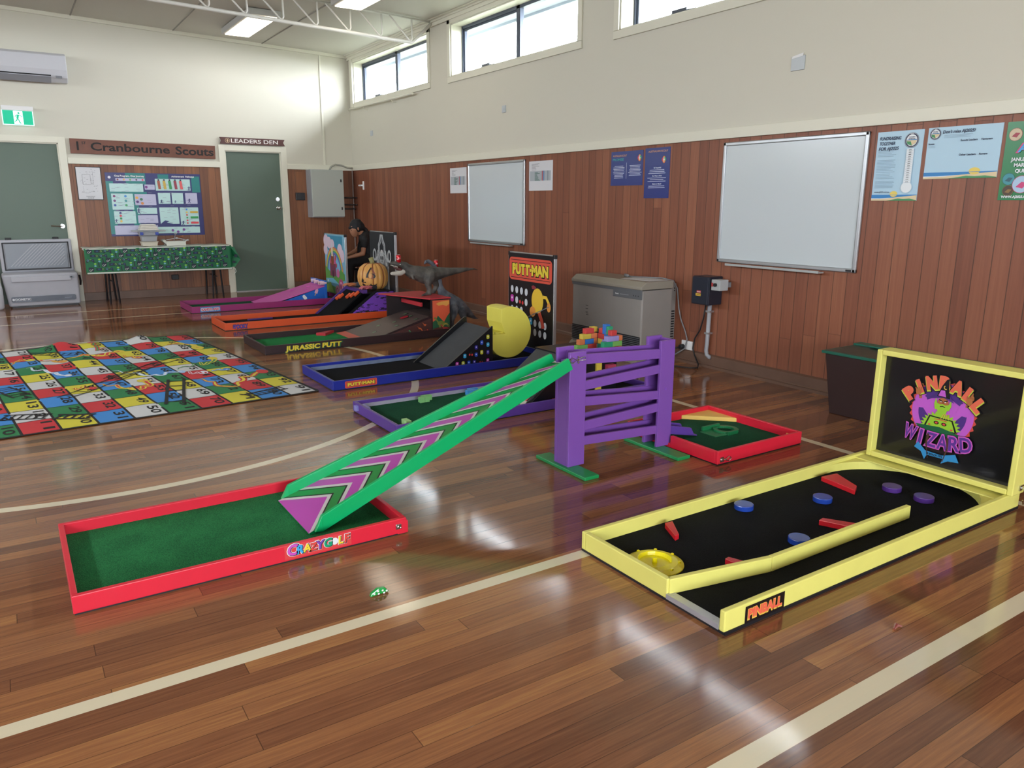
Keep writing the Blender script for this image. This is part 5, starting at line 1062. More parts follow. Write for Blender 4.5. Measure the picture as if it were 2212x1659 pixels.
# ---- Jurassic Putt course
BRN = paint('#2c1b1f', .38); DRED = mat('#b5303a', .4)
t = thing('golf_course_game', 'dark brown golf course with grey ramp and dinosaur painted tunnel', 'mini golf course', (2.8, 7.2, 0))
x0, x1, y0, y1 = 1.815, 3.765, 6.8, 7.54
tray(t, x0, x1, y0, y1, .08, BRN, LITFELT)
a = Art(on_back(y0, x0+.15, .014)); JY = mat('#d8c43a', .4)
a.text('JURASSIC PUTT', .3, .0035, .045, mat('#1f5a3a', .5), w=.53, bold=.09, shear=.1).layer(); a.text('JURASSIC PUTT', .295, .006, .043, JY, w=.52, bold=.045, shear=.1); a.oval(1.83, .02, .006, .006, WHT).oval(1.86, .02, .006, .006, WHT); a.build('name_sticker', None, t)
MB().prism([fl(683, 721, .04)[:2], fl(728, 713, .04)[:2], fl(724, 716, .03)[:2], fl(703, 724, .03)[:2]][::-1], .024, .05, 'z').build('red_bumper', DRED, t)
MB().box(x0+.02, x0+.07, y1-.07, y1-.02, .024, .05).build('red_bumper', DRED, t)
RG = mat('#5a4c48', .5, wear=.08)
MB().prism([(2.79, .027), (3.5, .205), (3.72, .205), (3.72, .193), (3.5, .193), (2.79, .024)], y0+.05, y1-.07, 'y').build('ramp_deck', RG, t)
MB().prism([(2.72, .026), (2.82, .036), (2.82, .026)], y0+.05, y1-.07, 'y').build('ramp_lip', mat('#c0503f', .5), t)
MB().prism([(2.86, .026), (3.49, .2), (3.49, .215), (2.82, .03)], y0+.035, y0+.05, 'y').build('ramp_edge', BRN, t)
a = Art(lambda u, v, k: (2.79+.71*u, y0+.05+v, .0285+.178*u+k))
for (u, v) in ((.25, .2), (.42, .38), (.55, .14), (.62, .3), (.84, .12), (.88, .3), (.9, .45)): a.oval(u, v, .035, .025, BLK).layer(); a.oval(u-.006, v-.002, .03, .018, mat('#6a8a6a', .5))
a.oval(.8, .33, .07, .05, BLK).layer(); a.oval(.795, .328, .062, .043, DRED); a.build('ramp_holes', None, t)
MB().prism([(2.88, .08-.05), (3.49, .2), (3.49, .03)], y0+.022, y0+.035, 'y').build('side_panel', mat('#4a2726', .5), t)
MB().box(3.49, 3.705, y0+.022, y0+.04, .03, .385).build('tunnel_side', BRN, t); MB().box(3.3, 3.705, y1-.07, y1-.05, .03, .375).build('tunnel_side', mat('#1f1517', .5), t)
MB().box(3.69, 3.705, y0+.04, y1-.07, .03, .37).build('tunnel_back', mat('#1f1517', .5), t); MB().box(3.45, 3.47, y0+.18, y1-.1, .3, .34).build('tunnel_bar', DRED, t)
q0, q1 = [(3.475, y0+.02, .385), (3.71, y0+.02, .385), (3.71, y1-.03, .385), (3.22, y1-.03, .385)], None
MB().hexa(q0, [(a_[0], a_[1], a_[2]+.012) for a_ in q0]).build('tunnel_roof', DRED, t, .002)
a = Art(on_back(y0+.022, 2.88, .03)); DOR, DYE, DGN, DOL = mat('#d0583a', .45), mat('#d89a4a', .45), mat('#1f5a3c', .45), mat('#6f7a35', .45)
a.rect(.616, .0, .82, .35, BRN).layer(); a.rect(.622, .01, .815, .344, DOR).layer()
a.poly([(.66, .31), (.69, .29), (.74, .295), (.78, .28), (.81, .3), (.812, .335), (.72, .33), (.69, .322)], DYE).poly([(.622, .01), (.815, .01), (.815, .21), (.78, .17), (.75, .12), (.7, .17), (.68, .19), (.66, .15), (.622, .13)], DGN).poly([(.63, .01), (.815, .01), (.815, .06), (.73, .08), (.63, .06)], mat('#5a2a26', .5)).layer()
def dino(u, v, s, m_, f=1): a.oval(u, v, s, s*.55, m_).line([(u+f*s*.7, v+s*.2), (u+f*s*1.2, v+s*.9), (u+f*s*1.5, v+s*1.3)], s*.35, m_).oval(u+f*s*1.6, v+s*1.35, s*.32, s*.22, m_).line([(u-f*s*.8, v), (u-f*s*1.5, v-s*.2), (u-f*s*2.0, v-s*.1)], s*.3, m_, lambda q: 1-.8*q); [a.line([(u+d_*s, v-s*.2), (u+d_*s, v-s*1.0)], s*.25, m_) for d_ in (-.5, -.15, .4, .65)]
dino(.715, .11, .042, DOL, -1); dino(.765, .05, .03, mat('#a8353a', .5), -1); 
for i in range(10): u = R(180*i/9); a.poly([(.765+.03*math.cos(u)-.005, .06+.035*math.sin(u)), (.765+.046*math.cos(u), .06+.055*math.sin(u)), (.765+.03*math.cos(u)+.006, .06+.035*math.sin(u))], mat('#d8b84a', .5))
for (u, v, s_, c_) in ((.26, .03, .012, '#5a9a5a'), (.3, .025, .012, '#5a9a5a'), (.4, .03, .026, '#4a9a6a'), (.53, .035, .03, '#c8643a'), (.59, .03, .02, '#c8503a'), (.47, .08, .012, '#c8643a'), (.53, .11, .014, '#c8643a')): dino(u, v, s_, mat(c_, .5), -1)
a.build('side_painting', None, t)
# ---- orange haunted course
ORG = paint('#d2532a'); PURB = mat('#4a2f7a', .4, wear=.05)
t = thing('golf_course_game', 'orange golf course with black ramp, bat pattern side and tombstone backboard', 'mini golf course', (2.8, 8.65, 0))
x0, x1, y0, y1 = 1.825, 3.825, 8.335, 8.96
tray(t, x0, x1, y0, y1, .082, ORG, BLACKFELT)
a = Art(on_back(y0, x0+.08, .014)); a.text('SPOOKY', .08, .006, .042, mat('#3a2350', .5), w=.15, bold=.1).layer(); a.text('SPOOKY', .08, .01, .036, mat('#5a3a9a', .5), w=.145, bold=.04)
for i in range(9): a.line([(.012+i*.017, .012), (.012+i*.017, .002-.004*(i % 3))], .005, mat('#4a2f7a', .5))
a.build('name_sticker', None, t)
p = fl(562, 688, .035); MB().box(p[0]-.14, p[0]+.14, p[1]-.02, p[1]+.02, .024, .04).build('purple_bumper', PURB, t, .003)
rx0, rx1, rz1, xb = 3.17, 3.5, .315, 3.785
MB().prism([(2.97+.06, .028), (3.42, .318), (3.42, .306), (3.05, .022)], y0+.07, y1-.06, 'y').build('ramp_deck', BLACKFELT, t)
MB().prism([(3.0, .03), (3.40, .34), (3.44, .34), (3.44, .3), (3.04, .024)], y1-.06, y1-.04, 'y').box(3.4, 3.45, y0+.03, y1-.04, .3, .34).build('ramp_rim', PURB, t)
MB().prism([(3.14, .03), (3.54, .322), (xb, .322), (xb, .03)], y0+.03, y0+.05, 'y').build('side_panel', BKP, t)
MB().box(3.42, xb, y0+.05, y1-.04, .29, .312).build('platform_top', BKP, t); MB().prism([(3.44, .3), (xb, .3), (xb, .03), (3.2, .03)], y1-.06, y1-.045, 'y').build('side_panel', BKP, t)
a = Art(on_back(y0+.03, 3.14, .03)); BP = mat('#7a48c0', .4)
a.poly([(.09, .03), (.43, .275), (.64, .275), (.64, .005), (.09, .005)], BP).layer()
def bat(u, v, s): a.poly([(u-s, v+s*.35), (u-s*.55, v+s*.1), (u-.12*s, v+.05*s), (u-.06*s, v+.22*s), (u, v+.12*s), (u+.06*s, v+.22*s), (u+.12*s, v+.05*s), (u+s*.55, v+s*.1), (u+s, v+s*.35), (u+s*.6, v-s*.25), (u+.25*s, v-.12*s), (u, v-s*.4), (u-.25*s, v-.12*s), (u-s*.6, v-s*.25)], BLK)
for i in range(105):
    u = random.uniform(.1, .63); v = .27*random.random()**1.8+.01
    if v < (u-.05)*.72: bat(u, v, random.uniform(.02, .027) if v > .1 else random.uniform(.026, .038))
a.build('bat_print', None, t); hook(t, 3.74, 8.36, .17, .8)
a = Art(lambda u, v, k: (3.05+.37*u-.5*k, y0+.07+v, .03+.286*u+.8*k))
for (u, v, s_) in ((.72, .2, .05), (.78, .13, .05), (.85, .06, .05), (.66, .38, .05), (.6, .42, .05)):
    c_ = (3.05+.37*u, y0+.07+v, .03+.286*u); MB().hexa([(c_[0]-.03, c_[1]-.02, c_[2]-.015), (c_[0]+.03, c_[1]-.02, c_[2]+.03), (c_[0]+.03, c_[1]+.02, c_[2]+.03), (c_[0]-.03, c_[1]+.02, c_[2]-.015)], [(c_[0]-.045, c_[1]-.02, c_[2]+.01), (c_[0]+.015, c_[1]-.02, c_[2]+.055), (c_[0]+.015, c_[1]+.02, c_[2]+.055), (c_[0]-.045, c_[1]+.02, c_[2]+.01)]).build('orange_peg', ORG, t, .006)
a = lid_panel(t, 3.79, 3.82, 8.31, 9.04, .085, .99, mat('#202228', .4)); W_, H_ = .73, .905
SG, SG2, SGD = mat('#a3a8aa', .5), mat('#7b8085', .5), mat('#4a4e54', .5)
a.rect(.17, .05, .56, .56, SGD).layer(); a.rect(.24, .05, .49, .62, SG2).rect(.17, .05, .225, .5, SG2).rect(.505, .05, .56, .5, SG2).layer(); a.rect(.26, .05, .47, .4, mat('#6d7174', .5)).layer()
a.line([(.235, .5), (.25, .62), (.285, .66), (.285, .74), (.325, .79), (.345, .85), (.385, .85), (.405, .79), (.445, .74), (.445, .66), (.48, .62), (.495, .5)], .055, SG).layer(); a.line([(.245, .54), (.26, .63), (.295, .67), (.295, .745), (.335, .795), (.365, .85), (.395, .795), (.435, .745), (.435, .67), (.47, .63), (.485, .54)], .012, SGD)
for sg, c0 in ((-1, .15), (1, .58)):
    a.ring(c0, .62, .055, .075, .028, SG, 0, 360).ring(c0, .63, .024, .032, .012, SGD).line([(c0-sg*.03, .56), (c0-sg*.09, .6), (c0-sg*.11, .68)], .035, SG)
a.oval(.365, .6, .065, .085, SG).rect(.33, .5, .4, .56, SG, .01).layer(); a.oval(.34, .59, .019, .026, BLK).oval(.392, .59, .019, .026, BLK).oval(.365, .55, .008, .012, BLK).oval(.365, .67, .035, .02, mat('#b0b4b4', .5))
for i in range(5): a.rect(.34+.012*i, .505, .342+.012*i, .53, BLK)
a.text('R.I.P', .365, .375, .075, BLK, w=.2, bold=.06); a.line([(.19, .45), (.2, .38), (.185, .3), (.2, .2)], .012, SG).line([(.54, .45), (.53, .36), (.545, .25), (.53, .15)], .012, SG)
a.build('backboard_print', None, t)
# ---- pink Candyland course
PNK = paint('#8f2a68'); BLUC = paint('#1f62c0'); PKR = mat('#c45aa8', .5, bump=.2)
t = thing('golf_course_game', 'magenta golf course with pink ramp on blue sides and candy castle backboard', 'mini golf course', (2.8, 10.2, 0))
x0, x1, y0, y1 = 1.795, 3.8, 9.89, 10.62
tray(t, x0, x1, y0, y1, .082, PNK, GREENFELT2)
a = Art(on_back(y0, x0+.1, .012)); a.rect(0, 0, .235, .06, mat('#3a86c0', .4)).layer(); a.text('CANDYLAND', .118, .016, .03, WHT, w=.215, bold=.12).layer(); a.text('CANDYLAND', .118, .017, .028, mat('#c8485a', .4), w=.21, bold=.05); a.build('name_sticker', None, t)
MB().prism([(2.66, .026), (3.5, .245), (3.5, .233), (2.7, .022)], y0+.055, y1-.12, 'y').build('ramp_deck', PKR, t, .002)
MB().prism([(2.8, .03), (3.5, .233), (3.5, .03)], y0+.06, y0+.075, 'y').build('ramp_side', BLUC, t); MB().box(3.5, 3.53, y0+.05, y1-.12, .03, .31).build('ramp_back', BLUC, t, .002)
a = Art(on_back(y0+.06, 2.8, .03)); POP = mat('#d0a0c0', .4); STK = mat('#c09a6a', .5)
a.line([(.46, .02), (.44, .05)], .012, STK).line([(.56, .09), (.575, .12)], .012, STK).layer(); a.line([(.44, .05), (.415, .085)], .042, WHT).oval(.413, .088, .02, .02, WHT).line([(.575, .12), (.59, .155)], .042, POP).oval(.592, .158, .02, .02, POP); a.build('ice_lolly_print', None, t)
for i, (u, v) in enumerate(((.75, .15), (.85, .3), (.62, .4))): MB().ball((2.66+.84*u, y0+.05+v, .026+.219*u+.004), .035, .03, .01).build('ramp_knob', PKR, t, smooth=True)
for i, (yy, dz) in enumerate(((y0+.07, 0), (y0+.14, 0), (y0+.42, .01), (y0+.3, 0))):
    MB().cyl((3.44, yy, .3+dz-.022), .024, .09, 'x', 20).build('marshmallow', mat('#d8b8c8' if i != 2 else '#cfc0dc', .5), t, .006); MB().cyl((3.438, yy, .3+dz-.022), .014, .002, 'x', 16).build('marshmallow_core', mat('#b08a70', .6), t)
a = lid_panel(t, 3.76, 3.79, 9.82, 10.6, .085, .91, mat('#7fb4cc', .4)); W_, H_ = .78, .825
C_ = lambda h: mat(h, .45)
a.rect(.02, .42, .7, .8, C_('#3f8fae')).layer(); a.rect(.02, .3, .7, .6, C_('#7db8d8')).layer()
for (u, v, r) in ((.08, .72, .1), (.2, .7, .09), (.32, .68, .08), (.6, .62, .09), (.66, .54, .1), (.05, .6, .08)): a.oval(u, v, r, r*.9, C_('#d8c4d4'))
a.layer()
for i, cc in enumerate(('#c86a5a', '#d8a84a', '#c9c85a', '#4aa860', '#4a80c0', '#7a5ab0')): a.ring(.36, .25, .34-.016*i, .4-.018*i, .016, C_(cc), 10, 170)
a.layer(); a.poly([(.01, .01), (.74, .01), (.74, .3), (.6, .36), (.45, .25), (.2, .3), (.01, .38)], C_('#5f9a48')).layer(); a.poly([(.02, .2), (.3, .22), (.5, .16), (.74, .22), (.74, .14), (.4, .1), (.02, .14)], C_('#6fb0c8')).poly([(.0, .1), (.2, .16), (.3, .02), (.0, .02)], C_('#8fb84a')).layer()
a.rect(.2, .25, .42, .42, C_('#7a3a52')).rect(.25, .4, .36, .55, C_('#8a4a2f')).rect(.27, .52, .34, .64, C_('#d8c8b0')).poly([(.26, .64), (.305, .72), (.35, .64)], C_('#d0d0d8')).poly([(.19, .42), (.23, .5), (.27, .42)], C_('#c05a6a')).poly([(.35, .42), (.4, .52), (.44, .42)], C_('#c85a8a')).layer()
a.oval(.31, .28, .03, .05, C_('#4a1f3a')).oval(.42, .5, .025, .035, C_('#c0404a')).oval(.45, .4, .02, .03, C_('#c0404a')).oval(.5, .3, .06, .06, C_('#c86a9a')).oval(.6, .12, .1, .11, C_('#b0507a')).oval(.45, .05, .08, .08, C_('#c88a9a')).layer(); a.ring(.6, .12, .06, .07, .02, C_('#d89ab8')).ring(.45, .05, .05, .05, .015, C_('#a03a5a')).oval(.1, .17, .02, .02, WHT); a.build('backboard_print', None, t)
# ---- pumpkin on the haunted course
pc = (3.64, 8.63, .312); prof = [(.06, .0), (.12, .01), (.16, .05), (.182, .11), (.186, .16), (.175, .22), (.15, .27), (.1, .305), (.05, .31), (.01, .3)]
t = thing('jack_o_lantern', 'large orange carved pumpkin on top of the haunted course', 'pumpkin', pc)
PM = mat('#d39c56', .4, wear=.12, bump=.1); MB().lathe(pc, prof, 96, ribs=16, amp=.07).build('pumpkin_shell', PM, t, smooth=True)
m = MB(); 
for i in range(8):
    u = R(-112+45*i); pts = [(pc[0]+(r*.95)*math.cos(u), pc[1]+(r*.95)*math.sin(u), pc[2]+z) for r, z in prof[1:-1]]; m.tube(pts, [.006]*len(pts), 6)
m.build('rib_groove', mat('#8a4a26', .5), t, smooth=True)
MB().tube([(pc[0], pc[1], pc[2]+.29), (pc[0]-.005, pc[1], pc[2]+.33), (pc[0]-.018, pc[1], pc[2]+.375)], [.032, .026, .03], 10).build('stem', mat('#8f8a5a', .6, bump=.5), t, smooth=True)
def pumpkin_pt(th, z, k):
    for i in range(len(prof)-1):
        if prof[i][1] <= z <= prof[i+1][1]: f = (z-prof[i][1])/(prof[i+1][1]-prof[i][1]); r = prof[i][0]+(prof[i+1][0]-prof[i][0])*f; break
    else: r = .18
    r = r*1.0+.003+k; return (pc[0]+r*math.cos(R(th)), pc[1]+r*math.sin(R(th)), pc[2]+z)
a = Art(lambda u, v, k: pumpkin_pt(u, v, k)); MR = mat('#8a4a32', .5)
a.poly([(228, .15), (250, .14), (256, .2), (248, .26), (240, .27)], MR).poly([(195, .03), (212, .07), (235, .055), (262, .08), (258, .02), (235, .012)], MR).layer()
for seg in ([(242, .272), (234, .24), (228, .2), (225, .155)], [(250, .15), (254, .175), (248, .2), (240, .205)]):
    for i in range(len(seg)-1):
        (u0, v0), (u1, v1) = seg[i], seg[i+1]; a.poly([(u0-3.5, v0), (u1-3.5, v1), (u1+3.5, v1), (u0+3.5, v0)], BLK)
a.poly([(205, .15), (222, .09), (200, .1)], BLK).poly([(200, .08), (214, .075), (219, .045), (222, .07), (232, .05), (238, .085), (246, .055), (262, .085), (256, .05), (236, .03), (205, .03)], BLK); a.build('carved_face', None, t)
# ---- zombie hands on the ramp
def hand(name, label, base, ang, col, cuff):
    t = thing(name, label, 'hand prop', base, 'prop hands on the haunted ramp')
    ca, sa = math.cos(ang), math.sin(ang)
    def T(f, s, u): return (base[0]+f*ca-s*sa, base[1]+f*sa+s*ca, base[2]+u)
    ch = [[(*T(-.06, 0, .02), .02), (*T(0, 0, .022), .024), (*T(.05, .012, .026), .022)], [(*T(0, 0, .022), .024), (*T(.05, -.016, .024), .02)]]
    for s_, l, k in ((.03, .06, .0), (.012, .072, .004), (-.007, .068, .003), (-.026, .05, 0)):
        ch.append([(*T(.05, s_*.8, .026), .0105), (*T(.05+l*.5, s_, .034+k), .0095), (*T(.05+l*.8, s_*1.1, .026), .0085), (*T(.05+l, s_*1.15, .014), .007)])
    ch.append([(*T(.0, .025, .02), .012), (*T(.03, .05, .02), .010), (*T(.06, .058, .014), .0085)])
    organic(ch).build('hand_skin', mat(col, .5), t, remesh=.004)
    c_ = MB().tube([T(-.1, 0, .018), T(-.05, 0, .02)], [.032, .026], 12); 
    for i in range(6): u = 2*math.pi*i/6; c_.tube([T(-.05, .02*math.cos(u), .02+.02*math.sin(u)), T(-.02, .034*math.cos(u), .02+.034*math.sin(u))], [.008, .002], 6)
    c_.build('torn_cuff', mat(cuff, .8), t)
hand('prop_hand', 'orange rubber hand prop resting on the far edge of the haunted ramp', (3.44, 8.8, .342), math.pi*1.02, '#b8714a', '#4a5260')
hand('prop_hand', 'pink rubber hand prop with spiked cuff in front of the pumpkin', (3.5, 8.45, .335), math.pi*1.05, '#b8606a', '#1c1d22')
# ---- dinosaurs
TS = 185.*9.218
def chain_at(Y, pts, ox=830, oy=540, sc=.1085, k=.00074):
    out = []
    for p in pts:
        q_ = wb(ox+p[0]*sc, oy+p[1]*sc, Y+p[2]); out.append((q_[0], q_[1], q_[2], p[3]*k)+tuple(p[4:5]))
    return out
def skin2(name, h1, h2, sc):
    m, nt, b, N, L, M = nodes_of(name); tc = N('TexCoord'); n_ = N('TexNoise'); n_.inputs['Scale'].default_value = sc; n_.inputs['Detail'].default_value = 6; L(tc.outputs['Object'], n_.inputs['Vector'])
    rp_ = N('ValToRGB'); rp_.color_ramp.elements[0].color = lin(h1); rp_.color_ramp.elements[1].color = lin(h2); rp_.color_ramp.elements[0].position = .35; rp_.color_ramp.elements[1].position = .68; L(n_.outputs['Fac'], rp_.inputs[0]); L(rp_.outputs[0], b.inputs['Base Color']); b.inputs['Roughness'].default_value = .6
    v = N('TexVoronoi'); v.inputs['Scale'].default_value = 130; L(tc.outputs['Object'], v.inputs['Vector']); bp = N('Bump'); bp.inputs['Strength'].default_value = .4; bp.inputs['Distance'].default_value = .004; L(v.outputs['Distance'], bp.inputs['Height']); L(bp.outputs[0], b.inputs['Normal']); return m
REX = skin2('dinosaur_skin', '#353331', '#5a5650', 14); BRA = skin2('dinosaur_skin_grey', '#3f434c', '#6c7078', 14)
Y = 7.15
t = thing('toy_dinosaur', 'dark grey toy tyrannosaur with open jaws standing on the red tunnel roof', 'toy dinosaur', (3.56, Y, .397))
ch = [[(1870, 398, 0, 5), (1780, 375, 0, 14), (1650, 385, 0, 26), (1450, 412, 0, 46), (1250, 440, 0, 66), (1080, 465, 0, 90), (930, 480, 0, 118), (800, 500, 0, 120, .85), (680, 465, 0, 110, .85), (580, 440, 0, 92), (480, 380, 0, 72), (400, 320, 0, 55)],
      [(420, 315, 0, 55), (340, 285, 0, 42, 1.2), (260, 272, 0, 34), (180, 262, 0, 28), (135, 265, 0, 20)], [(800, 600, 0, 60, .8), (700, 560, 0, 55)],
      [(920, 500, -.05, 95, .8), (880, 600, -.06, 70), (870, 690, -.06, 48), (905, 790, -.06, 38), (895, 880, -.06, 40), (860, 930, -.06, 32)], [(870, 930, -.06, 30), (800, 940, -.075, 20), (755, 942, -.085, 14)], [(870, 930, -.06, 28), (800, 945, -.05, 18), (765, 950, -.045, 12)], [(890, 935, -.06, 28), (920, 945, -.04, 16)],
      [(960, 520, .05, 80, .8), (1000, 620, .06, 55), (1040, 700, .06, 40), (1020, 760, .06, 34), (985, 830, .06, 32), (975, 870, .05, 30)], [(975, 875, .05, 26), (930, 890, .04, 16)],
      [(560, 520, -.045, 24), (570, 570, -.055, 16), (600, 585, -.055, 10), (630, 570, -.055, 7)], [(530, 520, .03, 24), (520, 560, .04, 14), (500, 560, .04, 8)], [(430, 330, 0, 52), (410, 400, 0, 40), (440, 440, 0, 40), (520, 480, 0, 55)]]
chs = [chain_at(Y, c_) for c_ in ch]
for i in (3, 4, 5, 6, 7, 8): chs[i] = [(p[0], p[1], max(p[2], .394+p[3]*(.8 if j > 2 or i in (4, 5, 6, 8) else 1)), *p[3:]) for j, p in enumerate(chs[i])]
organic(chs).build('body', REX, t, remesh=.006)
JAW = mat('#b0aaa0', .5, wear=.1)
organic([chain_at(Y, [(150, 470, 0, 24), (230, 470, 0, 30), (320, 455, 0, 42), (390, 420, 0, 38), (400, 400, 0, 26)])]).build('lower_jaw', JAW, t, remesh=.006)
organic([chain_at(Y, [(190, 340, 0, 14), (260, 370, 0, 24), (330, 400, 0, 30)])]).build('mouth_lining', mat('#4a2424', .4), t, remesh=.006)
c_ = MB()
for i in range(9): q_ = wb(830+(135+i*16)*.1085, 540+(298+i*5)*.1085, Y-.015); c_.cyl((q_[0], q_[1], q_[2]-.008), .001, .01, 'z', 6, .003)
for i in range(8): q_ = wb(830+(165+i*22)*.1085, 540+(445-i*2)*.1085, Y-.015); c_.cyl((q_[0], q_[1], q_[2]-.001), .003, .009, 'z', 6, .001)
c_.build('teeth', mat('#d8d4c8', .4), t)
q_ = wb(830+318*.1085, 540+287*.1085, Y-.028); MB().ball(q_, .006).build('eye', mat('#c8c8c0', .2), t, smooth=True)
Y = 7.34
t = thing('toy_dinosaur', 'pale grey long-necked toy dinosaur standing on the floor behind the course', 'toy dinosaur', (4.1, Y, 0))
ch = [[(800, 270, 0, 16), (830, 235, 0, 30), (880, 225, 0, 34), (950, 270, 0, 36), (1010, 340, 0, 38), (1060, 440, 0, 44), (1085, 580, 0, 52), (1100, 720, 0, 60), (1150, 840, 0, 75), (1230, 940, 0, 105, 1.1), (1330, 1030, 0, 135, 1.1), (1450, 1105, 0, 138, 1.1), (1560, 1170, 0, 105), (1650, 1240, 0, 80), (1730, 1300, 0, 50), (1800, 1350, 0, 26), (1860, 1366, 0, 10), (1888, 1355, 0, 5)],
      [(1390, 1170, -.09, 80), (1385, 1280, -.1, 60), (1345, 1400, -.1, 44), (1345, 1520, -.1, 44), (1345, 1560, -.1, 44)], [(1560, 1210, -.08, 80), (1570, 1310, -.09, 60), (1600, 1400, -.09, 44), (1610, 1480, -.09, 44), (1600, 1500, -.09, 46)],
      [(1350, 1170, .09, 80), (1350, 1300, .1, 50), (1330, 1420, .1, 34), (1330, 1480, .1, 36)], [(1540, 1210, .09, 70), (1560, 1320, .1, 45), (1570, 1400, .1, 34), (1570, 1450, .1, 34)]]
chs = [chain_at(Y, c_, k=.00064) for c_ in ch]
chs = [[(p[0], p[1], max(p[2], p[3]), *p[3:]) for p in c_] for c_ in chs]
for c_ in chs[1:]: p = c_[-1]; c_[-1] = (p[0], p[1], p[3], *p[3:])
organic(chs).build('body', BRA, t, remesh=.007)
q_ = wb(830+845*.1085, 540+222*.1085, Y-.018); MB().ball(q_, .005).build('eye', BLK, t, smooth=True)
CR = mat('#b3121d', .25, .3)
def can(label, loc):
    t = thing('drink_can', label, 'can', loc, 'small red drink cans on the dinosaurs')
    MB().lathe(loc, [(.02, 0), (.0235, .005), (.0235, .072), (.019, .08)], 24).build('body', CR, t, smooth=True); MB().cyl((loc[0], loc[1], loc[2]+.08), .019, .002).build('lid', ALU, t)
    a = Art(lambda u, v, k: (loc[0]+(.0237+k*.3)*math.sin(u/.0237-.9), loc[1]-(.0237+k*.3)*math.cos(u/.0237-.9), loc[2]+v)); a.text('Coca-Cola', .014, .036, .013, WHT, w=.042, bold=.02, rot=12); a.build('lettering', None, t)
q_ = wb(861, 567, 7.15); can('red drink can balanced on the head of the toy tyrannosaur', (q_[0], q_[1], q_[2]-.003))
q_ = wb(941, 576, 7.38); can('red drink can behind the neck of the long-necked toy dinosaur', (q_[0], 7.37, q_[2]-.01))
# ---- person sitting behind the boards
YP = 10.36; KP = .000724
P_ = lambda pts: chain_at(YP, pts, 700, 460, .1085, KP)
SK = mat('#a8755a', .5); BKC_ = mat('#15161b', .75); HR = mat('#0f0f13', .6, bump=.3)
t = thing('person', 'person in black t-shirt and cap with dark ponytail seated and leaning down over the boards', 'person', (4.3, YP, 0))
head = P_([(640, 290, 0, 118), (610, 300, 0, 112), (600, 370, 0, 88, .85), (620, 430, 0, 58, .8)]); 
body = [head, P_([(590, 350, 0, 75), (565, 400, 0, 36), (553, 412, 0, 20)]), P_([(600, 420, 0, 50), (600, 455, 0, 28)]), P_([(570, 425, 0, 30), (566, 438, 0, 22)]), P_([(690, 330, 0, 75), (750, 420, 0, 62), (800, 480, 0, 70)]), P_([(800, 500, 0, 110, 1.2), (830, 700, 0, 115, 1.2), (850, 880, 0, 120, 1.25)]),
        P_([(800, 540, -.17, 62), (790, 660, -.19, 54), (775, 810, -.2, 48), (640, 850, -.19, 40), (500, 885, -.17, 28), (440, 900, -.16, 24)]), P_([(800, 540, .17, 62), (720, 640, .17, 52), (650, 740, .16, 46), (540, 800, .12, 36), (440, 830, .08, 26)]),
        P_([(860, 920, -.08, 105), (660, 960, -.1, 90), (500, 985, -.11, 75), (510, 1300, -.11, 58), (530, 1600, -.11, 44)]), P_([(860, 920, .08, 105), (660, 970, .1, 90), (520, 990, .11, 75), (530, 1300, .11, 58), (550, 1600, .11, 44)])]
def hand_chain(x, z, dy): 
    o = [P_([(x, z, dy, 26), (x-60, z+12, dy, 30, 1.2)])]
    for i, (l, ddy) in enumerate(((60, -.022), (75, -.007), (72, .008), (55, .022))): o.append(P_([(x-80, z+14, dy+ddy, 13), (x-80-l*.6, z+24, dy+ddy*1.1, 12), (x-80-l, z+46, dy+ddy*1.1, 10)]))
    o.append(P_([(x-30, z+10, dy-.03, 15), (x-80, z+30, dy-.05, 12)])); return o
body += hand_chain(440, 902, -.16)+hand_chain(440, 832, .08)
body = [[(p[0], p[1], max(p[2], p[3]+.03), *p[3:]) for p in c_] for c_ in body]
organic(body).build('body', SK, t, remesh=.008)
for dy in (-.084, .084): organic([P_([(675, 300, dy, 26, .5), (683, 335, dy, 18, .5)])]).build('ear', SK, t, remesh=.006)
shirt = [P_([(800, 470, 0, 118, 1.15), (820, 600, 0, 135, 1.2), (840, 760, 0, 138, 1.2), (865, 890, 0, 145, 1.25)]), P_([(790, 500, -.1, 95), (810, 540, -.16, 88), (795, 620, -.18, 76), (790, 655, -.185, 72)]), P_([(790, 500, .1, 95), (800, 540, .16, 86), (740, 620, .17, 72)]), P_([(720, 640, -.02, 60), (720, 800, -.02, 60)])]
organic(shirt).build('t_shirt', BKC_, t, remesh=.009)
a = Art(lambda u, v, k: (wb(700+u*.1085, 460+v*.1085, YP-.175-k))); a.line([(640+30, 780), (680, 740), (700, 700), (700, 620), (695, 560)], 30, mat('#5a6068', .7)); a.oval(665, 770, 32, 22, mat('#b0b0b4', .7))
tr2 = [P_([(865, 900, 0, 150, 1.3), (870, 960, 0, 140, 1.3)]), P_([(860, 930, -.09, 128), (660, 965, -.1, 108), (500, 990, -.11, 92), (505, 1100, -.11, 86), (515, 1300, -.11, 74), (530, 1570, -.11, 62)]), P_([(860, 930, .09, 128), (660, 970, .1, 108), (520, 995, .11, 92), (530, 1300, .11, 74), (550, 1570, .11, 62)])]
tr2 = [[(p[0], p[1], max(p[2], p[3]+.02), *p[3:]) for p in c_] for c_ in tr2]
organic(tr2).build('trousers', mat('#0f1014', .8), t, remesh=.009)
for dy in (-.11, .11):
    a0 = P_([(540, 1600, dy, 60)])[0]; MB().ball((a0[0]-.06, a0[1], .045), .13, .05, .045).build('shoe', BLK, t, smooth=True)
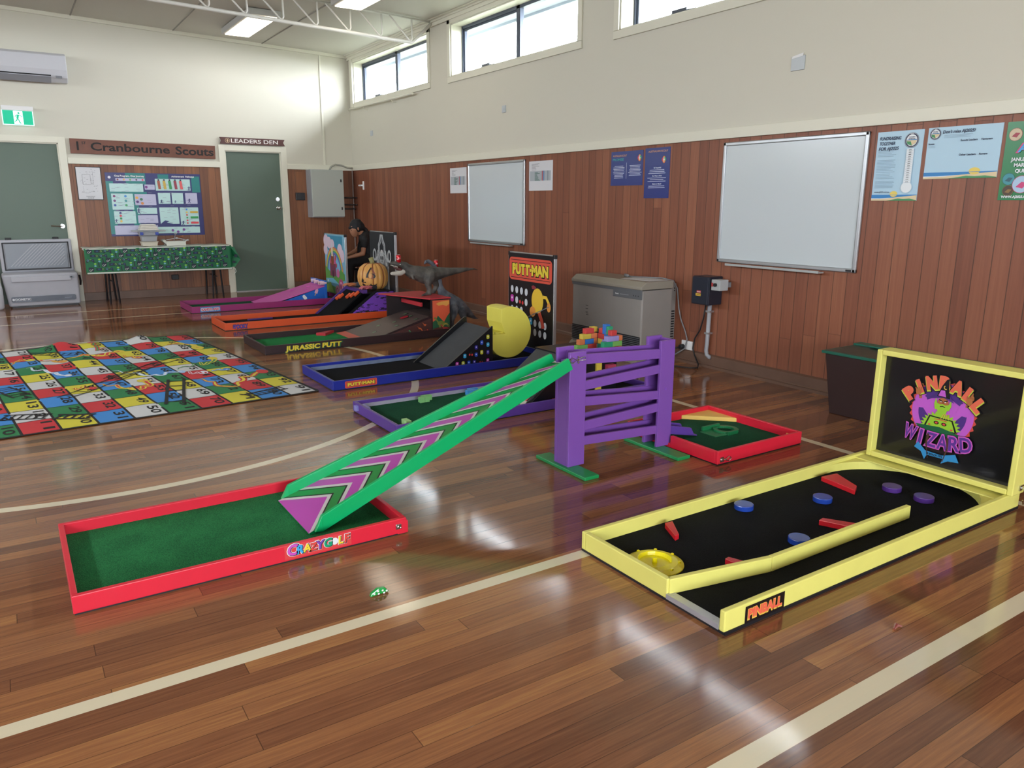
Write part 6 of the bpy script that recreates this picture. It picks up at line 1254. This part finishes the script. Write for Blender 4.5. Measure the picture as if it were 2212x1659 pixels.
organic([P_([(640, 260, 0, 138), (650, 240, 0, 128)]), P_([(700, 270, 0, 110), (740, 290, 0, 80)]), P_([(520, 300, 0, 34, 1.8), (600, 285, 0, 60, 1.6)])]).build('cap', BKC_, t, remesh=.008)
organic([P_([(740, 300, 0, 70, 1.2), (790, 315, 0, 44), (830, 340, 0, 46), (870, 400, 0, 42), (895, 500, 0, 38), (905, 600, 0, 26), (905, 680, 0, 10)])]).build('ponytail', HR, t, remesh=.008)
for dy in (-.035, .035): q_ = P_([(545, 345, dy, 9)])[0]; MB().ball(q_[:3], .008, .009, .006).build('eye', mat('#2a1c18', .3), t, smooth=True)
sx_ = P_([(870, 1000, 0, 1)])[0]
t = thing('stool', 'dark stool under the seated person, mostly hidden by the haunted course', 'stool', (sx_[0], YP, 0))
hs = P_([(870, 1104, 0, 1)])[0][2]; MB().box(sx_[0]-.16, sx_[0]+.16, YP-.17, YP+.17, hs-.03, hs).build('seat', BKC_, t, .01)
for dx in (-.13, .13):
    for dy in (-.14, .14): MB().box(sx_[0]+dx-.015, sx_[0]+dx+.015, YP+dy-.015, YP+dy+.015, 0, hs-.03).build('leg', BLK, t)
# ---- litter on the floor
p = fl(819, 1283); t = thing('hair_clip', 'tiny green hair clip with white dots lying on the floor', 'hair clip', p)
MB().prism([(p[0]-.035, .0), (p[0]-.03, .012), (p[0]-.005, .024), (p[0]+.02, .022), (p[0]+.035, .004)], p[1]-.008, p[1]+.008, 'y').build('clip_body', mat('#1f9a45', .2, coat=.5), t, .003)
a = Art(on_back(p[1]-.008, p[0]-.035, 0)); [a.oval(u, v, .004, .0035, WHT) for u, v in ((.014, .009), (.028, .016), (.03, .006), (.045, .015), (.05, .005), (.06, .01))]; a.build('dots', None, t)
p = fl(1938, 1358); tag(MB().tube([(p[0]-.02, p[1], .004), (p[0], p[1]+.005, .01), (p[0]+.02, p[1]-.003, .004)], [.004, .008, .003], 8).build('sweet_wrapper', mat('#8f3a3a', .2, trans=.5), None), 'crumpled reddish sweet wrapper lying on the floor near the right court line', 'wrapper')

# ------------------------------------------------------------------ sub-parts: fittings belong to the part they are fixed on
HOST = {'name_sticker': 'tray_frame', 'latch': 'tray_frame', 'edge_strip': 'tray_frame', 'panel_edge': 'panel', 'corner_cap': 'panel', 'backboard_print': 'panel', 'side_print': 'ramp_side', 'ramp_holes': 'ramp_deck', 'ramp_lip': 'ramp_deck', 'ramp_knob': 'ramp_deck',
        'panel_print': 'control_panel', 'scuff_marks': 'body', 'badge': 'frame', 'seal': 'lid', 'lid_ribs': 'lid', 'lid_insert': 'lid', 'lid_latch': 'lid', 'display': 'body', 'brand_strip': 'body', 'front_latch_panel': 'body', 'carry_handle': 'body', 'lid_inset': 'lid', 'hinge_rail': 'lid',
        'marshmallow_core': 'marshmallow', 'artwork': 'backboard', 'chevron_print': 'deck', 'tunnel_lip': 'disc_tunnel', 'bat_print': 'side_panel', 'orange_peg': 'ramp_deck', 'tape': 'plate', 'rib_groove': 'pumpkin_shell', 'carved_face': 'pumpkin_shell', 'stickers': 'lid', 'dial': 'box', 'teeth': 'lower_jaw'}
for o in [o for o in bpy.data.objects if o.parent]:
    k_ = o.name.split('.')[0]
    if k_ in HOST and o.parent.type == 'EMPTY':
        h_ = [c for c in o.parent.children if c.name.split('.')[0] == HOST[k_] and c != o]
        if h_: o.parent = h_[0]
